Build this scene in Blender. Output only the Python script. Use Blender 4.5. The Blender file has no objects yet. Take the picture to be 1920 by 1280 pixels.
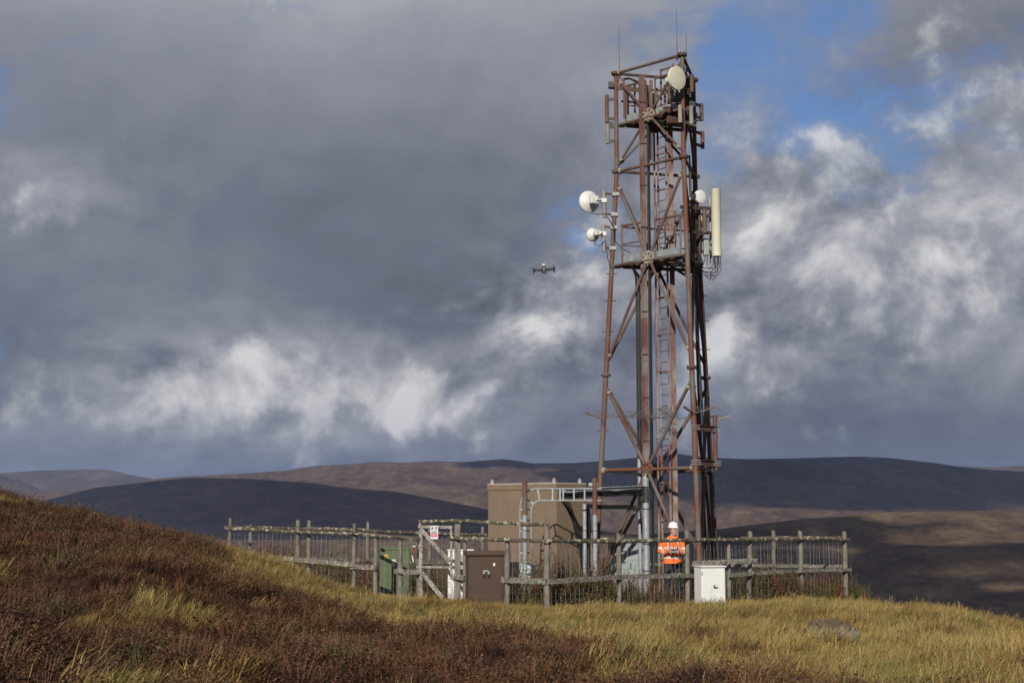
import bpy, bmesh, math, random
import numpy as np
from mathutils import Vector, Matrix, noise as mnoise
R = math.radians
random.seed(7); rng = np.random.default_rng(7)
scene = bpy.context.scene
COL = scene.collection

# ------------------------------------------------------------ camera, sky, sun, exposure
F = 2667.0; EYE = 2.4; HOR = 962.0
PITCH = math.atan((HOR - 640) / F)
cam = bpy.data.cameras.new('camera'); cam.lens = 50.0; cam.sensor_width = 36.0
cam.clip_start = 0.1; cam.clip_end = 60000
camo = bpy.data.objects.new('camera', cam); COL.objects.link(camo)
camo.location = (0, 0, EYE); camo.rotation_euler = (math.pi / 2 + PITCH, 0, 0)
scene.camera = camo

SUN_EL, SUN_AZ = R(27), R(15)          # light travels to +y and a little to +x
tr = Vector((math.sin(SUN_AZ) * math.cos(SUN_EL), math.cos(SUN_AZ) * math.cos(SUN_EL), -math.sin(SUN_EL)))
sun = bpy.data.lights.new('sun', 'SUN'); sun.energy = 4.7; sun.angle = R(0.53); sun.color = (1.0, 0.93, 0.82)
suno = bpy.data.objects.new('sun', sun); COL.objects.link(suno)
suno.rotation_euler = tr.to_track_quat('-Z', 'Y').to_euler(); suno.location = (-8, -20, 30)

scene.view_settings.view_transform = 'Standard'; scene.view_settings.look = 'None'
scene.view_settings.exposure = 0.0; scene.view_settings.gamma = 1.0
scene.view_settings.use_curve_mapping = False
scene.cycles.use_denoising = True
scene.cycles.max_bounces = 6; scene.cycles.diffuse_bounces = 3; scene.cycles.volume_bounces = 0
scene.cycles.transparent_max_bounces = 8


class NT:
    """small helper for node trees"""
    def __init__(s, tree): s.t = tree; s.n = tree.nodes; s.l = tree.links
    def node(s, typ, **kw):
        n = s.n.new(typ)
        for k, v in kw.items(): setattr(n, k, v)
        return n
    def put(s, sock, v):
        if isinstance(v, bpy.types.NodeSocket): s.l.new(v, sock)
        elif v is not None:
            if sock.type == 'RGBA' and len(v) == 3: v = (*v, 1)
            sock.default_value = v
    def math(s, op, a, b=None, c=None, clamp=False):
        n = s.node('ShaderNodeMath', operation=op); n.use_clamp = clamp
        s.put(n.inputs[0], a)
        if b is not None: s.put(n.inputs[1], b)
        if c is not None: s.put(n.inputs[2], c)
        return n.outputs[0]
    def vmath(s, op, a, b=None, scale=None):
        n = s.node('ShaderNodeVectorMath', operation=op)
        s.put(n.inputs[0], a)
        if b is not None: s.put(n.inputs[1], b)
        if scale is not None: s.put(n.inputs['Scale'], scale)
        return n.outputs[0]
    def noise(s, vec, scale, detail=4, rough=0.55, dist=0.0):
        n = s.node('ShaderNodeTexNoise'); s.put(n.inputs['Vector'], vec)
        n.inputs['Scale'].default_value = scale; n.inputs['Detail'].default_value = detail
        n.inputs['Roughness'].default_value = rough; n.inputs['Distortion'].default_value = dist
        return n
    def ramp(s, fac, stops, interp='LINEAR'):
        n = s.node('ShaderNodeValToRGB'); n.color_ramp.interpolation = interp
        e = n.color_ramp.elements
        while len(e) < len(stops): e.new(0.5)
        for el, (p, c) in zip(e, stops):
            el.position = p; el.color = (*c, 1) if len(c) == 3 else c
        s.put(n.inputs[0], fac); return n.outputs[0]
    def mix(s, fac, a, b, blend='MIX'):
        n = s.node('ShaderNodeMix', data_type='RGBA', blend_type=blend)
        s.put(n.inputs[0], fac); s.put(n.inputs[6], a); s.put(n.inputs[7], b); return n.outputs[2]
    def maprange(s, v, a, b, c=0.0, d=1.0, smooth=True):
        n = s.node('ShaderNodeMapRange'); n.interpolation_type = 'SMOOTHSTEP' if smooth else 'LINEAR'
        s.put(n.inputs[0], v)
        for i, x in enumerate((a, b, c, d)): n.inputs[i + 1].default_value = x
        return n.outputs[0]


world = bpy.data.worlds.new('World'); scene.world = world; world.use_nodes = True
world.cycles.sampling_method = 'MANUAL'; world.cycles.sample_map_resolution = 512
w = NT(world.node_tree); w.n.clear()
out = w.node('ShaderNodeOutputWorld'); bg = w.node('ShaderNodeBackground')
SKY = 0.1; bg.inputs[1].default_value = SKY
w.l.new(bg.outputs[0], out.inputs[0])
sky = w.node('ShaderNodeTexSky', sky_type='NISHITA'); sky.sun_disc = False
sky.sun_elevation = SUN_EL; sky.sun_rotation = math.pi + SUN_AZ; sky.altitude = 600
tc = w.node('ShaderNodeTexCoord'); d = tc.outputs['Generated']
sx = w.node('ShaderNodeSeparateXYZ'); w.put(sx.inputs[0], d)
az = w.math('ARCTAN2', sx.outputs[0], sx.outputs[1]); el = sx.outputs[2]
el_abs = w.math('ABSOLUTE', el)
sc_v = w.node('ShaderNodeCombineXYZ'); w.put(sc_v.inputs[0], sx.outputs[0]); w.put(sc_v.inputs[1], sx.outputs[1])
w.put(sc_v.inputs[2], w.math('MULTIPLY', el, 1.45)); p = sc_v.outputs[0]
warp = w.noise(p, 5.0, 2, 0.5)
wv = w.vmath('SCALE', w.vmath('SUBTRACT', warp.outputs['Color'], (0.5, 0.5, 0.5)), scale=0.09)
p2 = w.vmath('ADD', p, wv)
nA = w.noise(p2, 6.5, 10, 0.64).outputs[0]
nUp = w.noise(w.vmath('ADD', p2, (-0.009, 0.0, 0.026)), 6.5, 8, 0.62).outputs[0]
nB = w.noise(p, 3.0, 3, 0.45).outputs[0]
pd = w.vmath('ADD', d, w.vmath('SCALE', wv, scale=0.6))
nD = w.noise(pd, 10.5, 10, 0.57).outputs[0]
nDu = w.noise(w.vmath('ADD', pd, (-0.010, 0.0, 0.018)), 10.5, 8, 0.55).outputs[0]


def gauss(px, py, su, sv, amp):
    a = w.math('MULTIPLY', w.math('SUBTRACT', az, (px - 960) / F), F / su)
    b = w.math('MULTIPLY', w.math('SUBTRACT', el, (HOR - py) / F), F / sv)
    q = w.math('ADD', w.math('MULTIPLY', a, a), w.math('MULTIPLY', b, b))
    return w.math('MULTIPLY', w.math('EXPONENT', w.math('MULTIPLY', q, -1.0)), amp)


def total(base, lst):
    for g in lst: base = w.math('ADD', base, gauss(*g))
    return base


puff = total(0.10, [(480, 740, 380, 110, 0.85), (1040, 610, 170, 110, 0.8), (1620, 500, 420, 230, 0.75), (850, 800, 130, 50, 0.4),
                    (110, 400, 150, 70, 0.35), (1400, 250, 260, 200, 0.3)])
hole = [(1480, 60, 150, 170, -0.66), (1410, 250, 120, 110, -0.62), (1640, 20, 150, 80, -0.35), (1330, 330, 60, 60, -0.40), (1560, 190, 150, 80, -0.25),
        (560, 592, 50, 24, -0.30), (1100, 420, 80, 90, -0.2), (600, 480, 300, 100, 0.3), (600, 300, 560, 260, 0.5), (1650, 560, 340, 180, 0.35),
        (500, 760, 420, 90, 0.35), (1000, 680, 300, 120, 0.3), (1880, 160, 120, 200, 0.15), (960, 850, 2500, 70, 0.35), (60, 500, 300, 200, 0.3)]
cov = total(w.math('ADD', w.math('MULTIPLY', w.math('SUBTRACT', nA, 0.5), 3.2), 0.84), hole)
alpha = w.maprange(cov, 0.18, 0.86)
lump = w.math('MULTIPLY', w.math('MULTIPLY', w.math('SUBTRACT', nA, nUp), 2.6), puff)
bri = w.math('ADD', w.math('ADD', 0.36, lump), w.math('MULTIPLY', w.math('SUBTRACT', nB, 0.5), 0.40))
bri = w.math('ADD', bri, w.math('MULTIPLY', w.math('MULTIPLY', w.math('SUBTRACT', nA, 0.5), 0.95), puff))
bri = total(bri, [(500, -80, 1200, 210, 0.34), (60, 660, 280, 150, -0.20), (620, 360, 520, 120, -0.05), (800, 580, 230, 60, -0.13),
                  (400, 745, 230, 80, 0.20), (640, 730, 220, 85, 0.20), (860, 805, 90, 36, 0.08), (1050, 600, 120, 90, 0.17), (1520, 430, 260, 140, 0.17), (1650, 500, 450, 220, 0.10), (560, 740, 420, 90, 0.07), (1850, 300, 120, 160, 0.10),
                  (1700, 610, 90, 55, 0.22), (960, 872, 2500, 46, -0.05), (110, 385, 110, 45, 0.18), (1650, 770, 330, 60, -0.06),
                  (1340, 690, 60, 50, 0.2), (1880, 700, 90, 60, 0.1)])
ccol = w.ramp(bri, [(0.0, (0.072, 0.078, 0.104)), (0.3, (0.168, 0.182, 0.232)), (0.6, (0.335, 0.348, 0.392)), (1.0, (0.74, 0.74, 0.74))])
# second layer: crisp-edged cumulus in front of the deck
cu = total(w.math('ADD', w.math('MULTIPLY', w.math('SUBTRACT', nD, 0.5), 1.9), 0.10),
           [(420, 750, 260, 85, 0.50), (660, 725, 260, 90, 0.50), (850, 795, 130, 50, 0.12), (1040, 610, 130, 95, 0.46), (1330, 650, 120, 130, 0.06), (1540, 440, 300, 160, 0.46), (1600, 680, 260, 90, 0.22), (250, 760, 200, 60, 0.15),
            (1700, 610, 110, 70, 0.40), (1850, 330, 150, 200, 0.30), (110, 395, 140, 60, 0.18), (60, 800, 120, 50, 0.22), (1650, 830, 500, 40, 0.15), (1250, 420, 150, 90, 0.15), (1480, 60, 170, 160, -0.3)])
cua = w.math('MULTIPLY', w.maprange(cu, 0.30, 0.64), 0.86)
cub = w.math('ADD', w.math('ADD', 0.50, w.math('MULTIPLY', w.math('SUBTRACT', nD, nDu), 3.4)), w.math('MULTIPLY', w.math('SUBTRACT', cu, 0.5), 0.40))
cuc = w.ramp(cub, [(0.1, (0.17, 0.185, 0.235)), (0.40, (0.32, 0.335, 0.38)), (0.64, (0.53, 0.535, 0.55)), (1.0, (0.80, 0.80, 0.79))])
ccol = w.mix(cua, ccol, cuc)
alpha = w.math('MAXIMUM', w.math('MAXIMUM', alpha, cua), w.maprange(nA, 0.36, 0.66, 0.0, 0.75))
ccol = w.vmath('SCALE', ccol, scale=1.0 / SKY)
blue = w.mix(0.6, sky.outputs[0], (0.8, 2.1, 5.6))
w.put(bg.inputs[0], w.mix(alpha, blue, ccol))

# ------------------------------------------------------------ small tools
def at(px, py, Y):
    """world point at depth Y that the photograph shows at (px, py)"""
    dx, dy = (px - 960) / F, (640 - py) / F
    c, s = math.cos(PITCH), math.sin(PITCH)
    t = Y / (c - dy * s)
    return Vector((dx * t, Y, EYE + (s + dy * c) * t))


def tag(o, label, cat=None, group=None, kind=None):
    if label: o['label'] = label
    if cat: o['category'] = cat
    if group: o['group'] = group
    if kind: o['kind'] = kind
    return o


def thing(name, label, cat, loc=(0, 0, 0), group=None):
    o = bpy.data.objects.new(name, None); COL.objects.link(o); o.location = loc
    o.empty_display_size = 0.2
    return tag(o, label, cat, group)


class MB:
    """collects shapes, then becomes ONE mesh object"""
    def __init__(s): s.v = []; s.f = []
    def add(s, vs, fs):
        b = len(s.v); s.v += [tuple(v) for v in vs]; s.f += [tuple(b + i for i in f) for f in fs]; return s
    def path(s, pts, r, n=8, cap=True):
        pts = [Vector(p) for p in pts]
        rs = r if isinstance(r, (list, tuple)) else [r] * len(pts)
        vs, fs = [], []
        prev = None
        for i, p in enumerate(pts):
            t = (pts[min(i + 1, len(pts) - 1)] - pts[max(i - 1, 0)]).normalized()
            if prev is None:
                a = t.cross(Vector((0, 0, 1)));
                if a.length < 0.05: a = t.cross(Vector((1, 0, 0)))
            else: a = prev - t * prev.dot(t)
            a.normalize(); prev = a; b = t.cross(a)
            for k in range(n):
                q = 2 * math.pi * k / n
                vs.append(p + (a * math.cos(q) + b * math.sin(q)) * rs[i])
        for i in range(len(pts) - 1):
            for k in range(n):
                k2 = (k + 1) % n
                fs.append((i * n + k, i * n + k2, (i + 1) * n + k2, (i + 1) * n + k))
        if cap:
            fs.append(tuple(range(n - 1, -1, -1))); m = (len(pts) - 1) * n; fs.append(tuple(m + k for k in range(n)))
        return s.add(vs, fs)
    def box(s, c, size, ax=None, ay=None, az=None):
        c = Vector(c); X = Vector(ax or (1, 0, 0)).normalized(); Y = Vector(ay or (0, 1, 0)).normalized()
        Z = Vector(az).normalized() if az else X.cross(Y).normalized()
        hx, hy, hz = size[0] / 2, size[1] / 2, size[2] / 2
        vs = [c + X * (i * hx) + Y * (j * hy) + Z * (k * hz) for k in (-1, 1) for j in (-1, 1) for i in (-1, 1)]
        return s.add(vs, [(0, 2, 3, 1), (4, 5, 7, 6), (0, 1, 5, 4), (2, 6, 7, 3), (0, 4, 6, 2), (1, 3, 7, 5)])
    def beam(s, a, b, wd, ht, up=(0, 0, 1)):
        a, b = Vector(a), Vector(b); t = (b - a); L = t.length; t.normalize()
        side = t.cross(Vector(up))
        if side.length < 1e-3: side = t.cross(Vector((0, 1, 0)))
        side.normalize(); u = side.cross(t)
        return s.box((a + b) / 2, (L, wd, ht), t, side, u)
    def lathe(s, o, axis, prof, n=24):
        o = Vector(o); t = Vector(axis).normalized(); a = t.cross(Vector((0, 0, 1)))
        if a.length < 0.05: a = Vector((1, 0, 0))
        a.normalize(); b = t.cross(a); vs, fs = [], []
        for (h, r) in prof:
            for k in range(n):
                q = 2 * math.pi * k / n
                vs.append(o + t * h + (a * math.cos(q) + b * math.sin(q)) * max(r, 1e-4))
        for i in range(len(prof) - 1):
            for k in range(n):
                k2 = (k + 1) % n; fs.append((i * n + k, i * n + k2, (i + 1) * n + k2, (i + 1) * n + k))
        fs.append(tuple(range(n - 1, -1, -1))); m = (len(prof) - 1) * n; fs.append(tuple(m + k for k in range(n)))
        return s.add(vs, fs)
    def build(s, name, m, parent=None, smooth=False, bevel=0.0):
        me = bpy.data.meshes.new(name)
        o = bpy.data.objects.new(name, me); COL.objects.link(o)
        inv = None
        if parent is not None:
            o.parent = parent; q = parent; off = Vector((0, 0, 0))
            while q is not None: off = off + q.location; q = q.parent
            s.v = [(x - off.x, y - off.y, z - off.z) for x, y, z in s.v]
        me.from_pydata(s.v, [], s.f); me.materials.append(m)
        bm = bmesh.new(); bm.from_mesh(me); bmesh.ops.recalc_face_normals(bm, faces=bm.faces); bm.to_mesh(me); bm.free()
        if smooth:
            me.polygons.foreach_set('use_smooth', [True] * len(me.polygons))
            try: me.set_sharp_from_angle(angle=R(40))
            except Exception: pass
        if bevel:
            md = o.modifiers.new('bevel', 'BEVEL'); md.width = bevel; md.segments = 2; md.limit_method = 'ANGLE'
        return o


def newmat(name):
    m = bpy.data.materials.new(name); m.use_nodes = True
    t = NT(m.node_tree); b = t.n['Principled BSDF']; return m, t, b


def flat(name, col, rough=0.6, metal=0.0, var=0.12, scale=9.0, dirt=None, bump=0.0):
    """plain painted/plastic surface with slight mottling and dirt"""
    m, t, b = newmat(name); tcn = t.node('ShaderNodeTexCoord'); v = tcn.outputs['Object']
    n1 = t.noise(v, scale, 6, 0.6).outputs[0]
    lo = tuple(c * (1 - var * 1.6) for c in col); hi = tuple(min(1, c * (1 + var)) for c in col)
    c = t.ramp(n1, [(0.3, lo), (0.7, hi)])
    if dirt:
        mp = t.node('ShaderNodeMapping'); t.put(mp.inputs[0], v); mp.inputs['Scale'].default_value = (9, 9, 0.9)
        n2 = t.noise(mp.outputs[0], 1.6, 6, 0.65).outputs[0]
        c = t.mix(t.maprange(n2, 0.5, 0.75, 0, 0.75), c, dirt)
    t.put(b.inputs['Base Color'], c); b.inputs['Roughness'].default_value = rough; b.inputs['Metallic'].default_value = metal
    if bump:
        bp = t.node('ShaderNodeBump'); bp.inputs['Strength'].default_value = bump; bp.inputs['Distance'].default_value = 0.01
        t.put(bp.inputs['Height'], t.noise(v, scale * 4, 5, 0.6).outputs[0]); t.put(b.inputs['Normal'], bp.outputs[0])
    return m


# ------------------------------------------------------------ terrain: one sheet to the horizon
def lerp_tab(x, xs, ys): return np.interp(x, xs, ys)


def sm(a, b, x):
    t = np.clip((x - a) / (b - a), 0, 1); return t * t * (3 - 2 * t)


def near_h(x, y):
    z = 0.8 - 0.0145 * np.clip(y, -60, 60)
    xr = np.maximum(0, x - 6); z = z - np.where(xr < 14, 0.017 * xr ** 2, 3.332 + 0.476 * (xr - 14))
    o = lerp_tab(y, [-20, 0, 11, 20, 26, 31, 36, 40, 46, 60], [3, 3, 2.3, 2.3, 2.9, 3.0, 3.4, 3.4, 1.8, 1.5])
    s = lerp_tab(y, [0, 14, 26, 31, 36, 44, 60], [0.26, 0.27, 0.36, 0.36, 0.2, 0.17, 0.15])
    q = -x - o; soft = 0.5 * (q + np.sqrt(q * q + 0.8)) - 0.08
    soft = soft - 0.30 * np.maximum(0, soft - 2.8)
    z = z + s * np.maximum(soft, 0)
    z = z - 0.16 * sm(20, 26, y) * (1 - sm(28.0, 30.6, y)) * sm(-5, -2, x)
    z = z - 0.13 * sm(1.5, 4.0, x) * sm(14, 24, y)
    z = z - 0.035 * np.maximum(0, y - 49) ** 1.35
    return z


def vnoise(x, y, seed=0):
    """smooth value noise, vectorised"""
    xi, yi = np.floor(x).astype(int), np.floor(y).astype(int); fx, fy = x - xi, y - yi
    fx = fx * fx * (3 - 2 * fx); fy = fy * fy * (3 - 2 * fy)
    def h(a, b):
        n = (a * 374761393 + b * 668265263 + seed * 1442695) & 0xffffffff
        n = ((n ^ (n >> 13)) * 1274126177) & 0xffffffff
        return ((n ^ (n >> 16)) & 0xffff) / 65535.0
    return (h(xi, yi) * (1 - fx) + h(xi + 1, yi) * fx) * (1 - fy) + (h(xi, yi + 1) * (1 - fx) + h(xi + 1, yi + 1) * fx) * fy - 0.5


def fbm(x, y, octv=4, seed=0):
    a = np.zeros_like(x, dtype=float); amp = 1.0
    for i in range(octv):
        a += amp * vnoise(x * 2 ** i, y * 2 ** i, seed + i); amp *= 0.5
    return a


TA = ([-600, 0, 900, 1200, 1350, 1500, 1650, 1920, 2400], [1010, 1010, 1006, 1001, 990, 972, 959, 952, 940])
TB = ([-600, -300, 0, 95, 180, 300, 370, 480, 580, 650, 740, 830, 920, 1010, 1200, 1920], [990, 985, 962, 938, 917, 903, 897, 899, 906, 915, 921, 938, 957, 985, 1000, 992])
TC = ([-600, 0, 200, 300, 400, 560, 740, 800, 870, 905, 940, 970, 1000, 1080, 1200, 1270, 1310, 1400, 1500, 1600, 1660, 1750, 1800, 1860, 1920, 2400],
      [935, 930, 912, 899, 893, 882, 871, 868, 868, 864, 861, 864, 869, 868, 858, 852, 858, 862, 861, 859, 862, 872, 879, 884, 888, 905])
TD2 = ([-600, 0, 40, 95, 150, 300, 2400], [895, 902, 909, 936, 960, 985, 985])
TD = ([-600, 0, 60, 120, 200, 225, 250, 290, 400, 800, 1600, 1760, 1850, 1920, 2400], [880, 891, 886, 884, 882, 887, 893, 899, 907, 905, 890, 876, 881, 879, 868])


def far_h(a, r):
    px = 960 + F * np.tan(np.clip(a, -1.0, 1.0)); px = np.clip(px, -600, 2400)
    e = lambda T, rr: EYE + (HOR - lerp_tab(px, *T)) / F * rr * np.ones_like(px)
    zA, zB, zC, zD2, zD = e(TA, 2600), e(TB, 4500), e(TC, 7000), e(TD2, 8600), e(TD, 12000)
    right = sm(1000, 1500, px)
    ctrl = [(50, -2 + 0 * px), (250, -42 + 0 * px), (700, -118 + 0 * px), (1300, -150 + 35 * right), (2600, zA), (3200, np.minimum(zA, zB) - 55),
            (4500, zB), (5000, np.minimum(zB - 30, zC - 150)), (7000, zC), (7600, zC - 70), (8600, np.minimum(zD2, zC - 20 + 400 * (px < 160))), (9600, np.minimum(zD - 120, zC - 60)),
            (12000, zD), (14000, zD - 250)]
    z = np.full_like(r, -2.0)
    for (r0, z0), (r1, z1) in zip(ctrl[:-1], ctrl[1:]):
        t = (r - r0) / (r1 - r0); k = (t >= 0) & (t <= 1); ts = t * t * (3 - 2 * t) * 0.65 + t * 0.35
        z = np.where(k, z0 + (z1 - z0) * ts, z)
    x, y = r * np.sin(a), r * np.cos(a)
    crest = np.exp(-((r - 7000) / 350) ** 2) + np.exp(-((r - 4500) / 250) ** 2) + np.exp(-((r - 2600) / 160) ** 2) + np.exp(-((r - 12000) / 500) ** 2)
    amp = np.clip((r - 300) / 2500, 0, 1) * 64 * (1 - 0.9 * np.clip(crest, 0, 1))
    return z + amp * fbm(x / 620, y / 620, 6, 3)


def height(x, y):
    x = np.asarray(x, float); y = np.asarray(y, float)
    r = np.hypot(x, y); a = np.arctan2(x, y)
    zn = near_h(x, y) + 0.10 * fbm(x / 2.2, y / 2.2, 3, 11) * sm(2, 8, r) * (1 - 0.75 * sm(29, 31, y) * (1 - sm(47, 50, y)) * (np.abs(x - 1) < 9))
    wgt = sm(55, 180, r)
    return zn * (1 - wgt) + far_h(a, r) * wgt


def H(x, y): return float(height(np.array([x]), np.array([y]))[0])
az_f = np.radians(np.concatenate([np.linspace(-180, -46, 50), np.linspace(-45, -25, 40)[:-1], np.linspace(-25, 25, 430), np.linspace(25, 45, 40)[1:], np.linspace(46, 180, 50)[:-1]]))
rs = np.concatenate([np.geomspace(0.6, 60, 130), np.geomspace(60, 14000, 230)[1:]])
A, RR = np.meshgrid(az_f, rs)
X, Y = RR * np.sin(A), RR * np.cos(A); Z = height(X, Y)
nr, na = A.shape
verts = np.stack([X, Y, Z], -1).reshape(-1, 3)
idx = np.arange(nr * na).reshape(nr, na); nx = np.roll(idx, -1, axis=1)
faces = np.stack([idx[:-1], nx[:-1], nx[1:], idx[1:]], -1).reshape(-1, 4)
fl = faces.tolist() + [idx[0][::-1].tolist()]
me = bpy.data.meshes.new('ground'); me.from_pydata(verts.tolist(), [], fl)
me.polygons.foreach_set('use_smooth', [True] * len(me.polygons))
ground = bpy.data.objects.new('ground', me); COL.objects.link(ground); tag(ground, 'open moorland running from the hilltop across the valley to the far hills', kind='structure')
GZMIN = float(Z.min()); GZMAX = float(Z.max())

m, t, b = newmat('moor'); geo = t.node('ShaderNodeNewGeometry'); pos = geo.outputs['Position']
near = t.ramp(t.noise(pos, 1.3, 5, 0.6).outputs[0], [(0.3, (0.035, 0.024, 0.012)), (0.55, (0.075, 0.055, 0.022)), (0.75, (0.11, 0.085, 0.035))])
mp = t.node('ShaderNodeMapping'); t.put(mp.inputs[0], pos); mp.inputs['Scale'].default_value = (1, 0.42, 1.5)
big = t.noise(mp.outputs[0], 0.0030, 7, 0.62, 0.6).outputs[0]
fine = t.noise(mp.outputs[0], 0.022, 6, 0.7).outputs[0]
c1 = t.ramp(big, [(0.30, (0.045, 0.028, 0.026)), (0.43, (0.10, 0.062, 0.045)), (0.52, (0.15, 0.098, 0.064)), (0.62, (0.23, 0.17, 0.095)), (0.74, (0.13, 0.115, 0.055))])
c2 = t.ramp(fine, [(0.34, (0.030, 0.020, 0.020)), (0.5, (0.12, 0.080, 0.055)), (0.66, (0.25, 0.19, 0.11))])
far = t.mix(0.5, c1, c2)
vfine = t.noise(mp.outputs[0], 0.09, 5, 0.7).outputs[0]
far = t.mix(t.maprange(vfine, 0.42, 0.66, 0, 0.6), far, (0.055, 0.037, 0.028))
rid = t.node('ShaderNodeTexNoise', noise_type='RIDGED_MULTIFRACTAL'); t.put(rid.inputs['Vector'], pos); rid.inputs['Scale'].default_value = 0.0022; rid.inputs['Detail'].default_value = 5
far = t.mix(t.maprange(rid.outputs[0], 0.9, 1.5, 0, 0.55), far, (0.040, 0.027, 0.022))
dist = t.node('ShaderNodeVectorMath', operation='LENGTH'); t.put(dist.inputs[0], pos)
t.put(b.inputs['Base Color'], t.mix(t.maprange(dist.outputs['Value'], 45, 130), near, far))
b.inputs['Roughness'].default_value = 0.95; b.inputs['Specular IOR Level'].default_value = 0.1
bp = t.node('ShaderNodeBump'); bp.inputs['Strength'].default_value = 0.7; bp.inputs['Distance'].default_value = 12.0
t.put(bp.inputs['Height'], t.noise(mp.outputs[0], 0.012, 7, 0.65).outputs[0])
bp2 = t.node('ShaderNodeMix', data_type='VECTOR'); t.put(bp2.inputs[0], t.maprange(dist.outputs['Value'], 45, 400))
t.put(bp2.inputs[4], geo.outputs['Normal']); t.put(bp2.inputs[5], bp.outputs[0]); t.put(b.inputs['Normal'], bp2.outputs[1])
ground.data.materials.append(m)

# ------------------------------------------------------------ clouds high above, out of the picture: they shade the hills
mcl, t, b = newmat('cloud'); b.inputs['Base Color'].default_value = (0.85, 0.85, 0.87, 1); b.inputs['Roughness'].default_value = 1
tl = t.node('ShaderNodeBsdfTranslucent'); tl.inputs[0].default_value = (0.8, 0.82, 0.86, 1)
ms = t.node('ShaderNodeMixShader'); ms.inputs[0].default_value = 0.45
t.l.new(b.outputs[0], ms.inputs[1]); t.l.new(tl.outputs[0], ms.inputs[2])
tcn = t.node('ShaderNodeTexCoord'); sg_ = t.node('ShaderNodeSeparateXYZ'); t.put(sg_.inputs[0], tcn.outputs['Generated'])
q1 = t.math('MULTIPLY', t.math('SUBTRACT', sg_.outputs[0], 0.5), 2.0); q2 = t.math('MULTIPLY', t.math('SUBTRACT', sg_.outputs[1], 0.5), 2.0)
rad_ = t.math('SQRT', t.math('ADD', t.math('MULTIPLY', q1, q1), t.math('MULTIPLY', q2, q2)))
flatc = t.node('ShaderNodeCombineXYZ'); t.put(flatc.inputs[0], sg_.outputs[0]); t.put(flatc.inputs[1], sg_.outputs[1]); oi_ = t.node('ShaderNodeObjectInfo'); t.put(flatc.inputs[2], t.math('MULTIPLY', oi_.outputs['Random'], 20.0))
rad_ = t.math('ADD', rad_, t.math('MULTIPLY', t.math('SUBTRACT', t.noise(flatc.outputs[0], 3.2, 6, 0.62).outputs[0], 0.5), 1.3))
thin = t.maprange(rad_, 0.52, 0.95)                       # the cloud thins out towards its ragged rim
tp_ = t.node('ShaderNodeBsdfTransparent'); ms2 = t.node('ShaderNodeMixShader'); t.put(ms2.inputs[0], thin)
t.l.new(ms.outputs[0], ms2.inputs[1]); t.l.new(tp_.outputs[0], ms2.inputs[2]); t.l.new(ms2.outputs[0], t.n['Material Output'].inputs[0])


def cloud(px, r, wx, wy, Hc, seed):
    """cloud of half-size wx (across), wy (along), whose shadow falls on the moor at azimuth px, distance r"""
    a = math.atan((px - 960) / F); x, y = r * math.sin(a), r * math.cos(a); z = H(x, y)
    k = (Hc - z) / math.sin(SUN_EL); c = Vector((x, y, z)) - tr * k
    bm = bmesh.new(); bmesh.ops.create_icosphere(bm, subdivisions=5, radius=1.0)
    for v in bm.verts:
        n = v.co.normalized(); q = n * 1.6 + Vector((seed * 7.3, 0, 0))
        f = 1 + 0.42 * mnoise.fractal(q, 1.0, 2.1, 5)
        zz = n.z * (260 if n.z > 0 else 90)
        v.co = Vector((n.x * wx * f, n.y * wy * f, zz * f))
    me = bpy.data.meshes.new('cloud'); bm.to_mesh(me); bm.free(); me.materials.append(mcl)
    me.polygons.foreach_set('use_smooth', [True] * len(me.polygons))
    o = bpy.data.objects.new('cloud', me); COL.objects.link(o); o.location = c
    o.rotation_euler = (0, 0, -a)
    tag(o, 'high cumulus cloud drifting over the valley', kind='structure'); return o


CL = [(330, 4050, 900, 1250, 1500), (690, 3850, 640, 900, 1500), (100, 4200, 600, 1000, 1600), (900, 3500, 620, 560, 1500), (1180, 3250, 560, 520, 1500),
      (1580, 6350, 1350, 1150, 2300), (1180, 7000, 700, 460, 2300), (1900, 4900, 800, 700, 1900),
      (935, 6900, 240, 380, 2200), (1480, 2050, 280, 130, 1300), (1820, 1680, 270, 150, 1300), (1300, 1500, 340, 430, 1300), (1640, 950, 330, 140, 1200),
      (150, 9500, 900, 500, 3200), (1350, 2450, 170, 260, 1400)]
for i, c in enumerate(CL): cloud(*c, i + 1)

# ------------------------------------------------------------ haze
hz = MB().box((0, 0, (GZMIN - 1 + GZMAX + 25) / 2), (29000, 29000, GZMAX + 25 - GZMIN + 1)); 
mh = bpy.data.materials.new('haze'); mh.use_nodes = True; t = NT(mh.node_tree); t.n.clear()
o_ = t.node('ShaderNodeOutputMaterial'); pv = t.node('ShaderNodeVolumePrincipled')
pv.inputs['Color'].default_value = (0.42, 0.58, 1.0, 1); pv.inputs['Density'].default_value = 4.8e-5; pv.inputs['Anisotropy'].default_value = 0.0
t.l.new(pv.outputs[0], o_.inputs['Volume'])
hzo = hz.build('haze', mh); tag(hzo, 'thin blue haze over the valley and hills', kind='stuff')
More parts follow.
